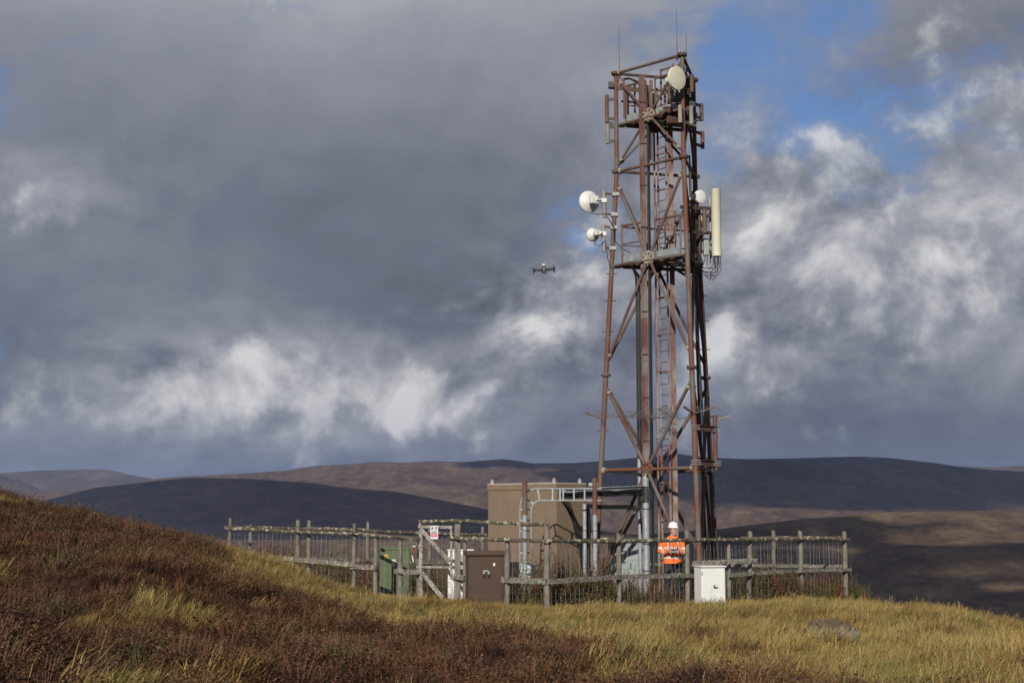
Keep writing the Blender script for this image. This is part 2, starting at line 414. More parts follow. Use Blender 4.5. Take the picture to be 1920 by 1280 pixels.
# ------------------------------------------------------------ moor grass and heather (uncountable: one object each)
def blade(vs, fs, x, y, h, wd, lean, ang, curl, z0=0.0):
    """one bent tapering blade: 3 segments"""
    b = len(vs); ca, sa = math.cos(ang), math.sin(ang)
    px, py = -sa * wd, ca * wd
    for i, tt in enumerate((0.0, 0.45, 0.8)):
        o = lean * (tt ** (1 + curl)); k = (1, 0.85, 0.5)[i]
        cx, cy, cz = x + ca * o, y + sa * o, z0 + h * tt * (1 - 0.18 * tt * abs(lean) / max(h, 0.01))
        vs.append((cx - px * k, cy - py * k, cz)); vs.append((cx + px * k, cy + py * k, cz))
    o = lean; vs.append((x + ca * o, y + sa * o, z0 + h * (1 - 0.25 * min(1.0, abs(lean) / max(h, 0.01)))))
    fs += [(b, b + 1, b + 3, b + 2), (b + 2, b + 3, b + 5, b + 4), (b + 4, b + 5, b + 6)]


def clump(kind, seed):
    rd = random.Random(seed); vs, fs = [], []
    if kind == 'grass':
        for i in range(30):
            a = rd.uniform(0, 6.28); r = rd.random() ** 0.6 * 0.17
            h = rd.uniform(0.10, 0.30); wind = rd.gauss(0.0, 0.8)
            blade(vs, fs, math.cos(a) * r, math.sin(a) * r, h, rd.uniform(0.0028, 0.0055), h * rd.uniform(0.4, 1.25), wind, rd.uniform(0.4, 1.3))
    elif kind == 'seed':
        for i in range(7):
            a = rd.uniform(0, 6.28); r = rd.random() * 0.15; h = rd.uniform(0.26, 0.46); x, y = math.cos(a) * r, math.sin(a) * r
            ang = rd.gauss(0, 0.6); ln = h * rd.uniform(0.2, 0.55)
            blade(vs, fs, x, y, h, 0.0022, ln, ang, 0.9)
            tx, ty, tz = vs[-1]
            for k in range(7):
                q = k / 7; blade(vs, fs, tx - math.cos(ang) * 0.11 * (1 - q) * 0.5, ty - math.sin(ang) * 0.05 * (1 - q), 0.035, 0.0035, 0.03, ang + rd.uniform(-1, 1), 0.5, tz - 0.10 * (1 - q))
        for i in range(10):
            a = rd.uniform(0, 6.28); r = rd.random() * 0.15; h = rd.uniform(0.15, 0.3)
            blade(vs, fs, math.cos(a) * r, math.sin(a) * r, h, 0.004, h * 0.6, rd.gauss(0, 1), 0.8)
    elif kind == 'heather':
        for i in range(64):
            a = rd.uniform(0, 6.28); r = rd.random() ** 0.6; h = rd.uniform(0.13, 0.30) * (1.1 - 0.45 * r)
            x, y = math.cos(a) * r * 0.07, math.sin(a) * r * 0.07; ln = 0.21 * r + rd.uniform(0, 0.04)
            blade(vs, fs, x, y, h, 0.0028, ln, a, 0.15)
            for k in range(11):
                q = 0.3 + 0.72 * k / 11 + rd.uniform(-0.03, 0.03); o = ln * q ** 1.15
                lx, ly, lz = x + math.cos(a) * o, y + math.sin(a) * o, h * q * (1 - 0.2 * q)
                s = rd.uniform(0.009, 0.017); a2 = rd.uniform(0, 6.28); e = rd.uniform(-0.4, 1.0)
                b = len(vs); ux, uy = math.cos(a2) * s, math.sin(a2) * s
                vs += [(lx - uy * 0.5, ly + ux * 0.5, lz), (lx + uy * 0.5, ly - ux * 0.5, lz), (lx + ux, ly + uy, lz + s * e)]
                fs.append((b, b + 1, b + 2))
    elif kind == 'weed':
        h = rd.uniform(0.35, 0.62)
        for st in range(6):
            a = rd.uniform(0, 6.28); x0, y0 = rd.uniform(-0.13, 0.13), rd.uniform(-0.13, 0.13); hh = h * rd.uniform(0.6, 1.05); ln = rd.uniform(0.02, 0.12)
            blade(vs, fs, x0, y0, hh, 0.004, ln, a, 0.6)
            for k in range(15):
                q = 0.12 + 0.86 * k / 15; o = ln * q ** 1.6; a2 = k * 2.4 + rd.uniform(-0.4, 0.4); s = rd.uniform(0.05, 0.085) * (1.15 - 0.75 * q)
                lx, ly, lz = x0 + math.cos(a) * o, y0 + math.sin(a) * o, hh * q * 0.95
                ux, uy = math.cos(a2) * s, math.sin(a2) * s; b = len(vs)
                vs += [(lx, ly, lz), (lx + ux * 0.5 - uy * 0.2, ly + uy * 0.5 + ux * 0.2, lz + s * 0.2), (lx + ux, ly + uy, lz - s * 0.15), (lx + ux * 0.5 + uy * 0.2, ly + uy * 0.5 - ux * 0.2, lz + s * 0.2)]
                fs += [(b, b + 1, b + 2, b + 3)]
    return vs, fs


def leafmat(name, stops, nscale, tint, trans=0.25):
    m, t, b = newmat(name)
    geo = t.node('ShaderNodeNewGeometry'); oi = t.node('ShaderNodeObjectInfo')
    mpn = t.node('ShaderNodeMapping'); t.put(mpn.inputs[0], geo.outputs['Position']); mpn.inputs['Scale'].default_value = (1, 0.6, 0.0)
    n = t.noise(mpn.outputs[0], nscale, 5, 0.6).outputs[0]
    v = t.math('ADD', t.math('MULTIPLY', t.math('SUBTRACT', n, 0.5), 2.3), t.math('ADD', 0.27, t.math('MULTIPLY', oi.outputs['Random'], 0.46)))
    c = t.ramp(v, stops)
    rnd = t.math('FRACT', t.math('MULTIPLY', oi.outputs['Random'], 37.7))
    c = t.mix(t.math('MULTIPLY', rnd, 0.45), c, tint)
    ipr = geo.outputs['Random Per Island']
    c = t.mix(t.math('MULTIPLY', t.math('SUBTRACT', 0.75, ipr), 0.9, clamp=True), c, t.vmath('SCALE', c, scale=0.5))
    t.put(b.inputs['Base Color'], c); b.inputs['Roughness'].default_value = 0.75; b.inputs['Specular IOR Level'].default_value = 0.25
    tl = t.node('ShaderNodeBsdfTranslucent'); t.put(tl.inputs[0], c); ms = t.node('ShaderNodeMixShader'); ms.inputs[0].default_value = trans
    t.l.new(b.outputs[0], ms.inputs[1]); t.l.new(tl.outputs[0], ms.inputs[2]); t.l.new(ms.outputs[0], t.n['Material Output'].inputs[0])
    return m


M_grass = leafmat('grass', [(0.05, (0.070, 0.030, 0.012)), (0.2, (0.13, 0.060, 0.020)), (0.34, (0.28, 0.165, 0.045)), (0.48, (0.43, 0.30, 0.095)), (0.62, (0.46, 0.345, 0.13)), (0.76, (0.24, 0.225, 0.065)), (0.95, (0.10, 0.125, 0.035))], 0.55, (0.35, 0.27, 0.125))
M_heather = leafmat('heather', [(0.08, (0.026, 0.015, 0.013)), (0.30, (0.085, 0.036, 0.021)), (0.50, (0.185, 0.076, 0.033)), (0.66, (0.145, 0.080, 0.040)), (0.82, (0.16, 0.115, 0.05)), (0.95, (0.09, 0.092, 0.034))], 0.9, (0.15, 0.095, 0.062), 0.1)
M_weed = leafmat('weed', [(0.1, (0.22, 0.05, 0.035)), (0.35, (0.19, 0.095, 0.045)), (0.6, (0.12, 0.12, 0.04)), (0.85, (0.075, 0.12, 0.035))], 1.2, (0.24, 0.16, 0.085), 0.2)

VEG = {}
for kind, n, mt in (('grass', 5, M_grass), ('seed', 3, M_grass), ('heather', 4, M_heather), ('weed', 4, M_weed)):
    col = bpy.data.collections.new('clumps_' + kind)          # kept out of the scene: only instanced
    for i in range(n):
        vs, fs = clump(kind, 100 + i * 13 + len(kind)); me = bpy.data.meshes.new(kind); me.from_pydata(vs, [], fs); me.materials.append(mt)
        o = bpy.data.objects.new(kind + '_tuft', me); col.objects.link(o)
    VEG[kind] = col


def scatter(name, kind, pts, rot, scl, label):
    me = bpy.data.meshes.new(name); me.from_pydata([tuple(p) for p in pts], [], [])
    a = me.attributes.new('rot', 'FLOAT_VECTOR', 'POINT'); a.data.foreach_set('vector', np.asarray(rot, np.float32).ravel())
    a = me.attributes.new('scl', 'FLOAT', 'POINT'); a.data.foreach_set('value', np.asarray(scl, np.float32))
    o = bpy.data.objects.new(name, me); COL.objects.link(o); tag(o, label, kind='stuff')
    g = bpy.data.node_groups.new(name, 'GeometryNodeTree')
    g.interface.new_socket('Geometry', in_out='INPUT', socket_type='NodeSocketGeometry')
    g.interface.new_socket('Geometry', in_out='OUTPUT', socket_type='NodeSocketGeometry')
    N = g.nodes; L = g.links
    gi, go = N.new('NodeGroupInput'), N.new('NodeGroupOutput')
    mp = N.new('GeometryNodeMeshToPoints'); iop = N.new('GeometryNodeInstanceOnPoints')
    ci = N.new('GeometryNodeCollectionInfo'); ci.inputs['Collection'].default_value = VEG[kind]
    ci.inputs['Separate Children'].default_value = True; ci.inputs['Reset Children'].default_value = True
    iop.inputs['Pick Instance'].default_value = True
    ar = N.new('GeometryNodeInputNamedAttribute'); ar.data_type = 'FLOAT_VECTOR'; ar.inputs[0].default_value = 'rot'
    asc = N.new('GeometryNodeInputNamedAttribute'); asc.data_type = 'FLOAT'; asc.inputs[0].default_value = 'scl'
    L.new(gi.outputs[0], mp.inputs['Mesh']); L.new(mp.outputs[0], iop.inputs['Points']); L.new(ci.outputs[0], iop.inputs['Instance'])
    L.new(ar.outputs[0], iop.inputs['Rotation']); L.new(asc.outputs[0], iop.inputs['Scale']); L.new(iop.outputs[0], go.inputs[0])
    md = o.modifiers.new('scatter', 'NODES'); md.node_group = g
    return o


def heather_edge(x):
    return np.interp(x, [-14, -8, -6.7, -5, -4, -2.8, -1.7, -0.66, 0.3, 1.5, 2.0, 4.0, 9], [44, 36, 31, 26, 25, 24, 23.3, 22.4, 20.2, 17.4, 16.2, 12.5, 9])


def compound(x, y):
    """signed measure: > 0 inside the fenced yard (a square standing on its corner)"""
    c = ((x - 0.77) * 0.70 + (y - 31.0) * -0.714, (x - 0.77) * -0.69 + (y - 31.0) * -0.724)
    return np.minimum(-c[0], -c[1])


nP = 130000
rr = np.sqrt(rng.uniform(8.5 ** 2, 58 ** 2, nP)); aa = rng.uniform(R(-25.5), R(25.5), nP)
gx, gy = rr * np.sin(aa), rr * np.cos(aa)
he = heather_edge(gx) - gy + 2.2 * fbm(gx / 1.6, gy / 1.6, 3, 21) + 1.2 * fbm(gx / 0.5, gy / 0.5, 2, 5)
patch = fbm(gx / 1.1, gy / 1.9, 3, 77)
is_h = (he > 0) & ((patch < 0.28) | (he > 40))
rightpatch = (fbm(gx / 2.5, gy / 2.0, 3, 91) > 0.42) & (gx > 3)
inside = compound(gx, gy)
gz = height(gx, gy)
keep_h = is_h & (rng.random(nP) < 0.29)
keep_g = ~is_h & (inside < 0.10) & (rng.random(nP) < 0.9)
extra = is_h & (rng.random(nP) < 0.05)
gsel = keep_g | extra
seed = gsel & (rng.random(nP) < 0.075)
gsel = gsel & ~seed
rock_xy = (5.27, 23.6)
clear = np.hypot((gx - rock_xy[0]) / 0.66, (gy - rock_xy[1] + 0.75) / 1.3) > 1
gsel &= clear; seed &= clear; keep_h &= clear


def scat(name, kind, sel, s0, s1, tilt, label, spin=0.45):
    k = np.where(sel)[0]; n = len(k)
    rot = np.stack([rng.normal(0, tilt, n), rng.normal(0, tilt, n), rng.normal(0.25, spin, n)], 1)
    if kind in ('heather', 'weed'): rot[:, 2] = rng.uniform(0, 6.28, n)
    pts = np.stack([gx[k], gy[k], gz[k] - 0.01], 1)
    tus = 0.70 + 0.95 * np.clip(fbm(gx[k] / 0.9, gy[k] / 0.9, 2, 55) + 0.35, 0, 1)
    if kind in ('grass', 'seed'):      # trodden and thin close to the fence
        dl_ = -compound(gx[k], gy[k]); tus = tus * (0.62 + 0.38 * sm(0.3, 4.0, dl_))
    return scatter(name, kind, pts, rot, rng.uniform(s0, s1, n) * tus, label)


scat('heather', 'heather', keep_h, 0.75, 1.65, 0.14, 'dark russet heather covering the near left slope')
scat('moor_grass', 'grass', gsel, 0.65, 1.25, 0.10, 'golden windblown moor grass around the fenced yard')
scat('seeding_grass', 'seed', seed, 0.6, 1.0, 0.10, 'tall pale grass stalks with seed heads')
# rank weeds inside the yard, densest along the front fence
nW = 14000
wx = rng.uniform(-8, 10, nW); wy = rng.uniform(30.5, 48, nW); ins = compound(wx, wy)
front = np.exp(-((ins - 0.55) / 0.55) ** 2)
ok = (ins > 0.12) & (rng.random(nW) < 0.06 + 0.75 * front * (wx > -0.2)) & (np.hypot(wx - 3.93, wy - 35.2) > 0.5)
gx, gy = wx, wy; gz = height(gx, gy)
scat('weeds', 'weed', ok, 1.0, 1.75, 0.12, 'rank red and green willowherb weeds inside the fence')
# ------------------------------------------------------------ materials for the built things
def rustmat(name, cols, rough=0.75, grey=(0.20, 0.185, 0.165), gl=0.62, scale=2.2, bump=0.25):
    m, t, b = newmat(name); tcn = t.node('ShaderNodeNewGeometry'); v = tcn.outputs['Position']
    mpn = t.node('ShaderNodeMapping'); t.put(mpn.inputs[0], v); mpn.inputs['Scale'].default_value = (3, 3, 0.9)
    n1 = t.noise(mpn.outputs[0], scale, 7, 0.65).outputs[0]
    c = t.ramp(n1, [(0.28, cols[0]), (0.48, cols[1]), (0.68, cols[2])])
    n2 = t.noise(v, 1.1, 4, 0.6).outputs[0]
    n3 = t.noise(v, 38, 4, 0.7).outputs[0]
    c = t.mix(t.maprange(n2, gl - 0.1, gl + 0.08, 0, 0.85), c, grey)
    c = t.mix(t.maprange(n3, 0.6, 0.72, 0, 0.7), c, tuple(x * 0.45 for x in cols[0]))
    t.put(b.inputs['Base Color'], c); b.inputs['Roughness'].default_value = rough
    bp = t.node('ShaderNodeBump'); bp.inputs['Strength'].default_value = bump; bp.inputs['Distance'].default_value = 0.004
    t.put(bp.inputs['Height'], t.noise(v, 60, 5, 0.7).outputs[0]); t.put(b.inputs['Normal'], bp.outputs[0])
    return m


M_leg = rustmat('rusty leg steel', [(0.062, 0.030, 0.021), (0.15, 0.053, 0.028), (0.10, 0.062, 0.037)], gl=0.54, grey=(0.125, 0.115, 0.10))
M_brace = rustmat('rusty brace steel', [(0.05, 0.028, 0.023), (0.11, 0.048, 0.035), (0.08, 0.054, 0.044)], gl=0.53, grey=(0.125, 0.115, 0.105))
M_channel = rustmat('flaking channel steel', [(0.075, 0.035, 0.028), (0.15, 0.066, 0.050), (0.17, 0.11, 0.09)], grey=(0.26, 0.225, 0.195), gl=0.54)
M_dkrust = rustmat('dark rusty steel', [(0.04, 0.026, 0.022), (0.085, 0.045, 0.034), (0.11, 0.07, 0.055)], gl=0.66, grey=(0.10, 0.095, 0.09))
M_gusset = rustmat('lichened plate', [(0.15, 0.09, 0.07), (0.24, 0.20, 0.16), (0.32, 0.30, 0.25)], gl=0.55, grey=(0.34, 0.33, 0.29), scale=6)
M_barb = rustmat('barbed arms', [(0.14, 0.06, 0.045), (0.22, 0.14, 0.11), (0.30, 0.27, 0.24)], gl=0.56, grey=(0.30, 0.29, 0.27), scale=6)
M_barbw = flat('barbed strand', (0.12, 0.115, 0.11), 0.6)
M_galv = flat('galvanised steel', (0.34, 0.37, 0.40), 0.5, 0.25, 0.16, 7, dirt=(0.26, 0.27, 0.27))
M_galvd = flat('weathered galvanised steel', (0.33, 0.35, 0.36), 0.6, 0.1, 0.2, 9, dirt=(0.20, 0.19, 0.18))
M_toe = flat('pale blue grey plate', (0.24, 0.265, 0.28), 0.6, 0.0, 0.25, 6, dirt=(0.11, 0.10, 0.09))
M_black = flat('black cable', (0.014, 0.014, 0.015), 0.45)
M_dark = flat('black bracket', (0.022, 0.021, 0.021), 0.55)
M_dishw = flat('white dish paint', (0.72, 0.72, 0.70), 0.42, 0, 0.05, 4)
M_dishb = flat('dish back paint', (0.66, 0.66, 0.64), 0.5, 0, 0.08, 5, dirt=(0.42, 0.41, 0.38))
M_cream = flat('cream radome', (0.60, 0.585, 0.46), 0.5, 0, 0.05, 3, dirt=(0.52, 0.50, 0.39))
M_unit = flat('radio housing', (0.62, 0.63, 0.62), 0.5, 0, 0.08, 7)
M_sleeve = rustmat('rusty sleeve', [(0.07, 0.036, 0.026), (0.13, 0.058, 0.036), (0.12, 0.082, 0.06)], gl=0.6, grey=(0.12, 0.105, 0.09))
M_sleeveg = rustmat('grey sleeve', [(0.16, 0.14, 0.12), (0.24, 0.215, 0.19), (0.30, 0.28, 0.25)], gl=0.6)
M_whip = flat('whip steel', (0.13, 0.12, 0.115), 0.5)
M_cabin = flat('brown cabin steel', (0.20, 0.15, 0.104), 0.62, 0, 0.07, 1.6, dirt=(0.155, 0.118, 0.083))
M_cabintrim = flat('pale roof trim', (0.42, 0.39, 0.34), 0.6, 0, 0.2, 8)
M_green = flat('green cabinet paint', (0.095, 0.122, 0.060), 0.55, 0, 0.08, 3, dirt=(0.075, 0.095, 0.05))
M_bcab = flat('dark brown cabinet paint', (0.074, 0.045, 0.031), 0.5, 0, 0.12, 3, dirt=(0.052, 0.036, 0.026))
M_wcab = flat('white cabinet paint', (0.70, 0.72, 0.71), 0.5, 0, 0.04, 3, dirt=(0.55, 0.56, 0.53))
M_gcab = flat('grey green cabinet paint', (0.33, 0.38, 0.375), 0.55, 0, 0.06, 3, dirt=(0.27, 0.31, 0.30))
M_slot = flat('dark slot', (0.03, 0.03, 0.03), 0.8)
M_conc = flat('concrete', (0.30, 0.29, 0.27), 0.9, 0, 0.2, 5, bump=0.3)
M_yellow = flat('yellow sticker', (0.75, 0.48, 0.03), 0.5, 0, 0.05)
M_white = flat('white print', (0.78, 0.78, 0.78), 0.5, 0, 0.03)
M_pink = flat('magenta print', (0.66, 0.07, 0.22), 0.5, 0, 0.03)
M_ink = flat('black print', (0.03, 0.03, 0.03), 0.6, 0, 0.03)
M_wire = flat('fence wire', (0.22, 0.23, 0.24), 0.5, 0.3)


def woodmat(name, cols, lichen=0.0):
    m, t, b = newmat(name); g = t.node('ShaderNodeNewGeometry'); v = g.outputs['Position']
    oi = t.node('ShaderNodeObjectInfo'); off = t.vmath('ADD', v, t.vmath('SCALE', oi.outputs['Location'], scale=3.1))
    mpn = t.node('ShaderNodeMapping'); t.put(mpn.inputs[0], off); mpn.inputs['Scale'].default_value = (14, 14, 3)
    n1 = t.noise(mpn.outputs[0], 1.6, 7, 0.7).outputs[0]
    c = t.ramp(n1, [(0.25, cols[0]), (0.5, cols[1]), (0.75, cols[2])])
    n0 = t.noise(off, 2.5, 4, 0.6).outputs[0]
    c = t.mix(t.maprange(n0, 0.5, 0.7, 0, 0.55), c, tuple(x * 0.55 for x in cols[0]))
    if lichen:
        n2 = t.noise(v, 7.5, 6, 0.62).outputs[0]; n3 = t.noise(v, 22, 5, 0.6).outputs[0]
        c = t.mix(t.maprange(n3, 0.44, 0.62, 0, 0.85), c, (0.075, 0.062, 0.035))
        c = t.mix(t.maprange(n2, 0.60 - 0.12 * lichen, 0.68 - 0.12 * lichen, 0, 0.95), c, (0.40, 0.385, 0.30))
    t.put(b.inputs['Base Color'], c); b.inputs['Roughness'].default_value = 0.95; b.inputs['Specular IOR Level'].default_value = 0.15
    bp = t.node('ShaderNodeBump'); bp.inputs['Strength'].default_value = 0.6; bp.inputs['Distance'].default_value = 0.012
    t.put(bp.inputs['Height'], n1); t.put(b.inputs['Normal'], bp.outputs[0]); return m


M_post = woodmat('weathered post', [(0.095, 0.085, 0.07), (0.19, 0.172, 0.147), (0.28, 0.26, 0.23)])
M_rail = woodmat('lichened rail', [(0.06, 0.05, 0.038), (0.12, 0.105, 0.082), (0.18, 0.165, 0.135)], 0.55)
M_board = woodmat('grey board', [(0.12, 0.11, 0.10), (0.22, 0.21, 0.195), (0.33, 0.32, 0.30)], 0.3)
M_gatew = woodmat('pale gate board', [(0.22, 0.205, 0.18), (0.38, 0.36, 0.33), (0.48, 0.46, 0.43)], 0.25)

# ------------------------------------------------------------ lattice tower
TX, TY, TPHI = 4.18, 38.0, R(-74.8)
Z_TOP, Z_F3, Z_F2, Z_N1 = 14.52, 11.74, 6.12, 3.546
def trad(z): return 1.338 + 0.0619 * max(0.0, Z_F3 - z)
LEG = {'N': 0, 'R': 120, 'L': 240}
def leg(k, z, extra=0.0):
    a = TPHI + R(LEG[k]); r = trad(z) + extra
    return Vector((TX + r * math.cos(a), TY + r * math.sin(a), z))
def facemid(a, b, z): return (leg(a, z) + leg(b, z)) / 2
TG = H(TX, TY)
Z_MID = at(1215, 484, 37.5).z; Z_UP = at(1213, 217, 37.6).z
tower = thing('lattice_tower', 'tall three-legged rusty lattice mast standing inside the fenced yard', 'tower', (TX, TY, TG))
for k in 'LNR':
    lo = leg(k, TG - 0.2); p3 = leg(k, Z_F3); top = leg(k, Z_TOP)
    lg = MB().path([lo, leg(k, Z_F2), p3, top], [0.074, 0.069, 0.061, 0.056], 14).build('leg', M_leg if k != 'R' else M_dkrust, tower, True)
    for z in (Z_F2, Z_F3, Z_TOP):
        q = leg(k, z); f_ = MB().lathe(q - Vector((0, 0, 0.035)), (0, 0, 1), [(0, 0.13), (0.03, 0.135), (0.035, 0.10), (0.04, 0.135), (0.07, 0.13)], 14)
        for j in range(6):
            an = j * math.pi / 3; f_.path([q + Vector((math.cos(an) * 0.11, math.sin(an) * 0.11, -0.06)), q + Vector((math.cos(an) * 0.11, math.sin(an) * 0.11, 0.06))], 0.012, 6)
        f_.build('flange', M_dkrust if z > 12 else M_brace, lg, True)
    out_d = (leg(k, 0, 1.0) - leg(k, 0)).normalized(); side = Vector((-out_d.y, out_d.x, 0))
    for z in ((1.9, 4.6, 7.3, 8.15, 8.9) if k == 'L' else (6.9, 7.7, 8.4) if k == 'R' else ()):
        q = leg(k, z); MB().path([q - side * 0.0 - Vector((0.16, 0, 0.0)), q + Vector((0.16, 0, 0))], 0.014, 6).build('step_bolt', M_dkrust, lg)
    MB().box((lo.x, lo.y, TG + 0.08), (0.62, 0.62, 0.34)).build('footing', M_conc, tower, bevel=0.02)
for a, b in (('L', 'N'), ('N', 'R'), ('R', 'L')):
    back = (a, b) != ('L', 'N')
    mb = M_brace if not back else M_dkrust if (a, b) == ('N', 'R') else M_brace
    nrm = (facemid(a, b, 3) - Vector((TX, TY, 3))); nrm.z = 0; nrm.normalize()
    for zn, zl, zh, rad_ in ((Z_N1, TG + 0.25, Z_F2 - 0.28, 0.047), (Z_MID, Z_F2 + 0.3, Z_F3 - 0.28, 0.041), (Z_UP, Z_F3 + 0.12, Z_TOP - 0.12, 0.036)):
        c = facemid(a, b, zn)
        for kk in (a, b):
            for zz in (zl, zh):
                e = leg(kk, zz); dr = (e - c).normalized()
                br = MB().path([c + dr * 0.14, c + dr * 0.22, e - dr * 0.24, e - dr * 0.05], [rad_ * 0.7, rad_, rad_, rad_ * 0.6], 10).build('brace', mb, tower, True)
                MB().lathe(e - dr * 0.30, dr, [(0, rad_ * 1.0), (0.02, rad_ * 1.45), (0.07, rad_ * 1.45), (0.09, rad_)], 10).build('brace_end', M_gusset if not back else mb, br, True)
        g = MB().lathe(c - nrm * 0.03, nrm, [(0, 0.20), (0.02, 0.205), (0.045, 0.205), (0.06, 0.19)], 8)
        for j in range(8):
            an = j * math.pi / 4 + 0.39; u = nrm.cross(Vector((0, 0, 1)))
            pp = c + nrm * 0.03 + u * math.cos(an) * 0.15 + Vector((0, 0, 1)) * math.sin(an) * 0.15
            g.lathe(pp, nrm, [(0, 0.03), (0.05, 0.028), (0.055, 0.015)], 6)
        g.build('gusset_plate', (M_leg if zn == Z_N1 else M_gusset) if not back else M_dkrust, tower)
    for z, rr_ in ((Z_N1, 0.05), (Z_F3, 0.043), (Z_TOP, 0.042)):
        p, q = leg(a, z), leg(b, z); dr = (q - p).normalized()
        MB().path([p + dr * 0.1, q - dr * 0.1], rr_, 10).build('strut', (M_leg if z == Z_N1 else M_brace) if not back else M_dkrust, tower, True)
        for e, s in ((p, 1), (q, -1)):
            MB().lathe(e + dr * s * 0.08, dr * s, [(0, 0.05), (0.01, rr_ * 1.7), (0.05, rr_ * 1.7), (0.07, rr_)], 10).build('strut_collar', M_gusset if not back else M_dkrust, tower, True)

# riser channel, pale poles and feeder bundle behind the near face
RX, RY = 3.56, 37.66
ch = MB(); ax_ = (math.cos(R(24)), math.sin(R(24)), 0); ay_ = (-math.sin(R(24)), math.cos(R(24)), 0)
ch.box((RX, RY, (Z_N1 + 14.25) / 2), (0.105, 0.05, 14.25 - Z_N1), ax_, ay_)
for s in (-1, 1):
    cc = Vector((RX, RY, (Z_N1 + 14.25) / 2)) + Vector(ax_) * (0.043 * s) + Vector(ay_) * 0.07
    ch.box(cc, (0.02, 0.11, 14.25 - Z_N1 - 0.01), ax_, ay_)
ch.build('riser_channel', M_channel, tower)
for z in np.arange(4.3, 13.9, 1.15):
    MB().box((RX + 0.0, RY, z), (0.15, 0.09, 0.03), ax_, ay_).build('channel_clip', M_dkrust, tower)
MB().path([(3.50, 37.42, TG - 0.1), (3.50, 37.42, Z_N1 - 0.12)], 0.088, 14).build('pale_pole', M_galv, tower, True)
MB().path([(3.38, 37.85, TG - 0.1), (3.38, 37.85, Z_N1 + 0.3)], 0.055, 12).build('pale_pole', M_galv, tower, True)
for z in (0.9, 1.6, 2.5):
    MB().lathe((3.50, 37.42, z), (0, 0, 1), [(0, 0.095), (0.012, 0.098), (0.03, 0.095)], 14).build('pole_band', M_dark, tower)
for j in range(5):
    x0 = 3.34 + 0.035 * j; y0 = 37.86 + 0.03 * (j % 2)
    MB().path([(x0, y0, 2.9), (x0, y0, 6), (x0 + 0.0, y0, Z_MID - 1.0), (x0 - 0.01, y0, Z_MID - 0.45), (x0 - 0.10 - 0.03 * j, y0 - 0.1, Z_MID - 0.22), (x0 - 0.3, y0 - 0.2, Z_MID - 0.16)], 0.016, 7).build('feeder_cable', M_black, tower, True)
for j in range(4):
    x0 = RX + 0.10 + 0.02 * j; y0 = RY - 0.03 + 0.03 * j
    MB().path([(x0, y0, TG + 0.3), (x0, y0, 6), (x0, y0, 14.0 - 0.4 * j)], 0.022, 7).build('feeder_cable', M_black, tower, True)
# cables clipped to the far leg
for j in range(4):
    off = Vector((-0.17 + 0.03 * j, -0.10 - 0.015 * (j % 3), 0))
    pts = [leg('R', z) + off * (1.0 + 0.3 * ((j * 7) % 3)) for z in (TG + 0.1, 3, 6, 9, 11, 11.6 + 0.35 * j)]
    if j % 2: pts = [leg('R', z) * 0.5 + leg('N', z) * 0.5 + off * 0.4 if i < 3 else q for i, (q, z) in enumerate(zip(pts, (TG + 0.1, 3, 6, 9, 11, 12)))]
    MB().path(pts, 0.024, 7).build('feeder_cable', M_black, tower, True)

# climbing ladder
S0, S1 = Vector((4.02, 38.32, 0)), Vector((4.21, 38.0, 0))
lad = MB()
for s in (S0, S1): lad.beam(s + Vector((0, 0, TG + 0.1)), s + Vector((0, 0, 14.1)), 0.055, 0.012, (0.5, 0.86, 0))
lado = lad.build('ladder', M_channel, tower)
for i in range(46):
    z = TG + 0.4 + i * 0.296
    MB().path([S0 + Vector((0, 0, z)), S1 + Vector((0, 0, z))], 0.012, 6).build('rung', M_dkrust, lado)
MB().beam((4.345, 38.08, TG + 0.2), (4.345, 38.08, 13.75), 0.13, 0.07, (0, 1, 0)).build('cable_channel', M_channel, tower)
MB().beam((3.925, 38.34, TG + 0.2), (3.925, 38.34, 13.95), 0.05, 0.05, (0, 1, 0)).build('ladder_guide', M_channel, tower)
for i in range(13):
    z = 1.2 + i * 1.0
    MB().beam((3.93, 38.30, z), (4.36, 38.04, z), 0.03, 0.035).build('ladder_bracket', M_brace, tower)


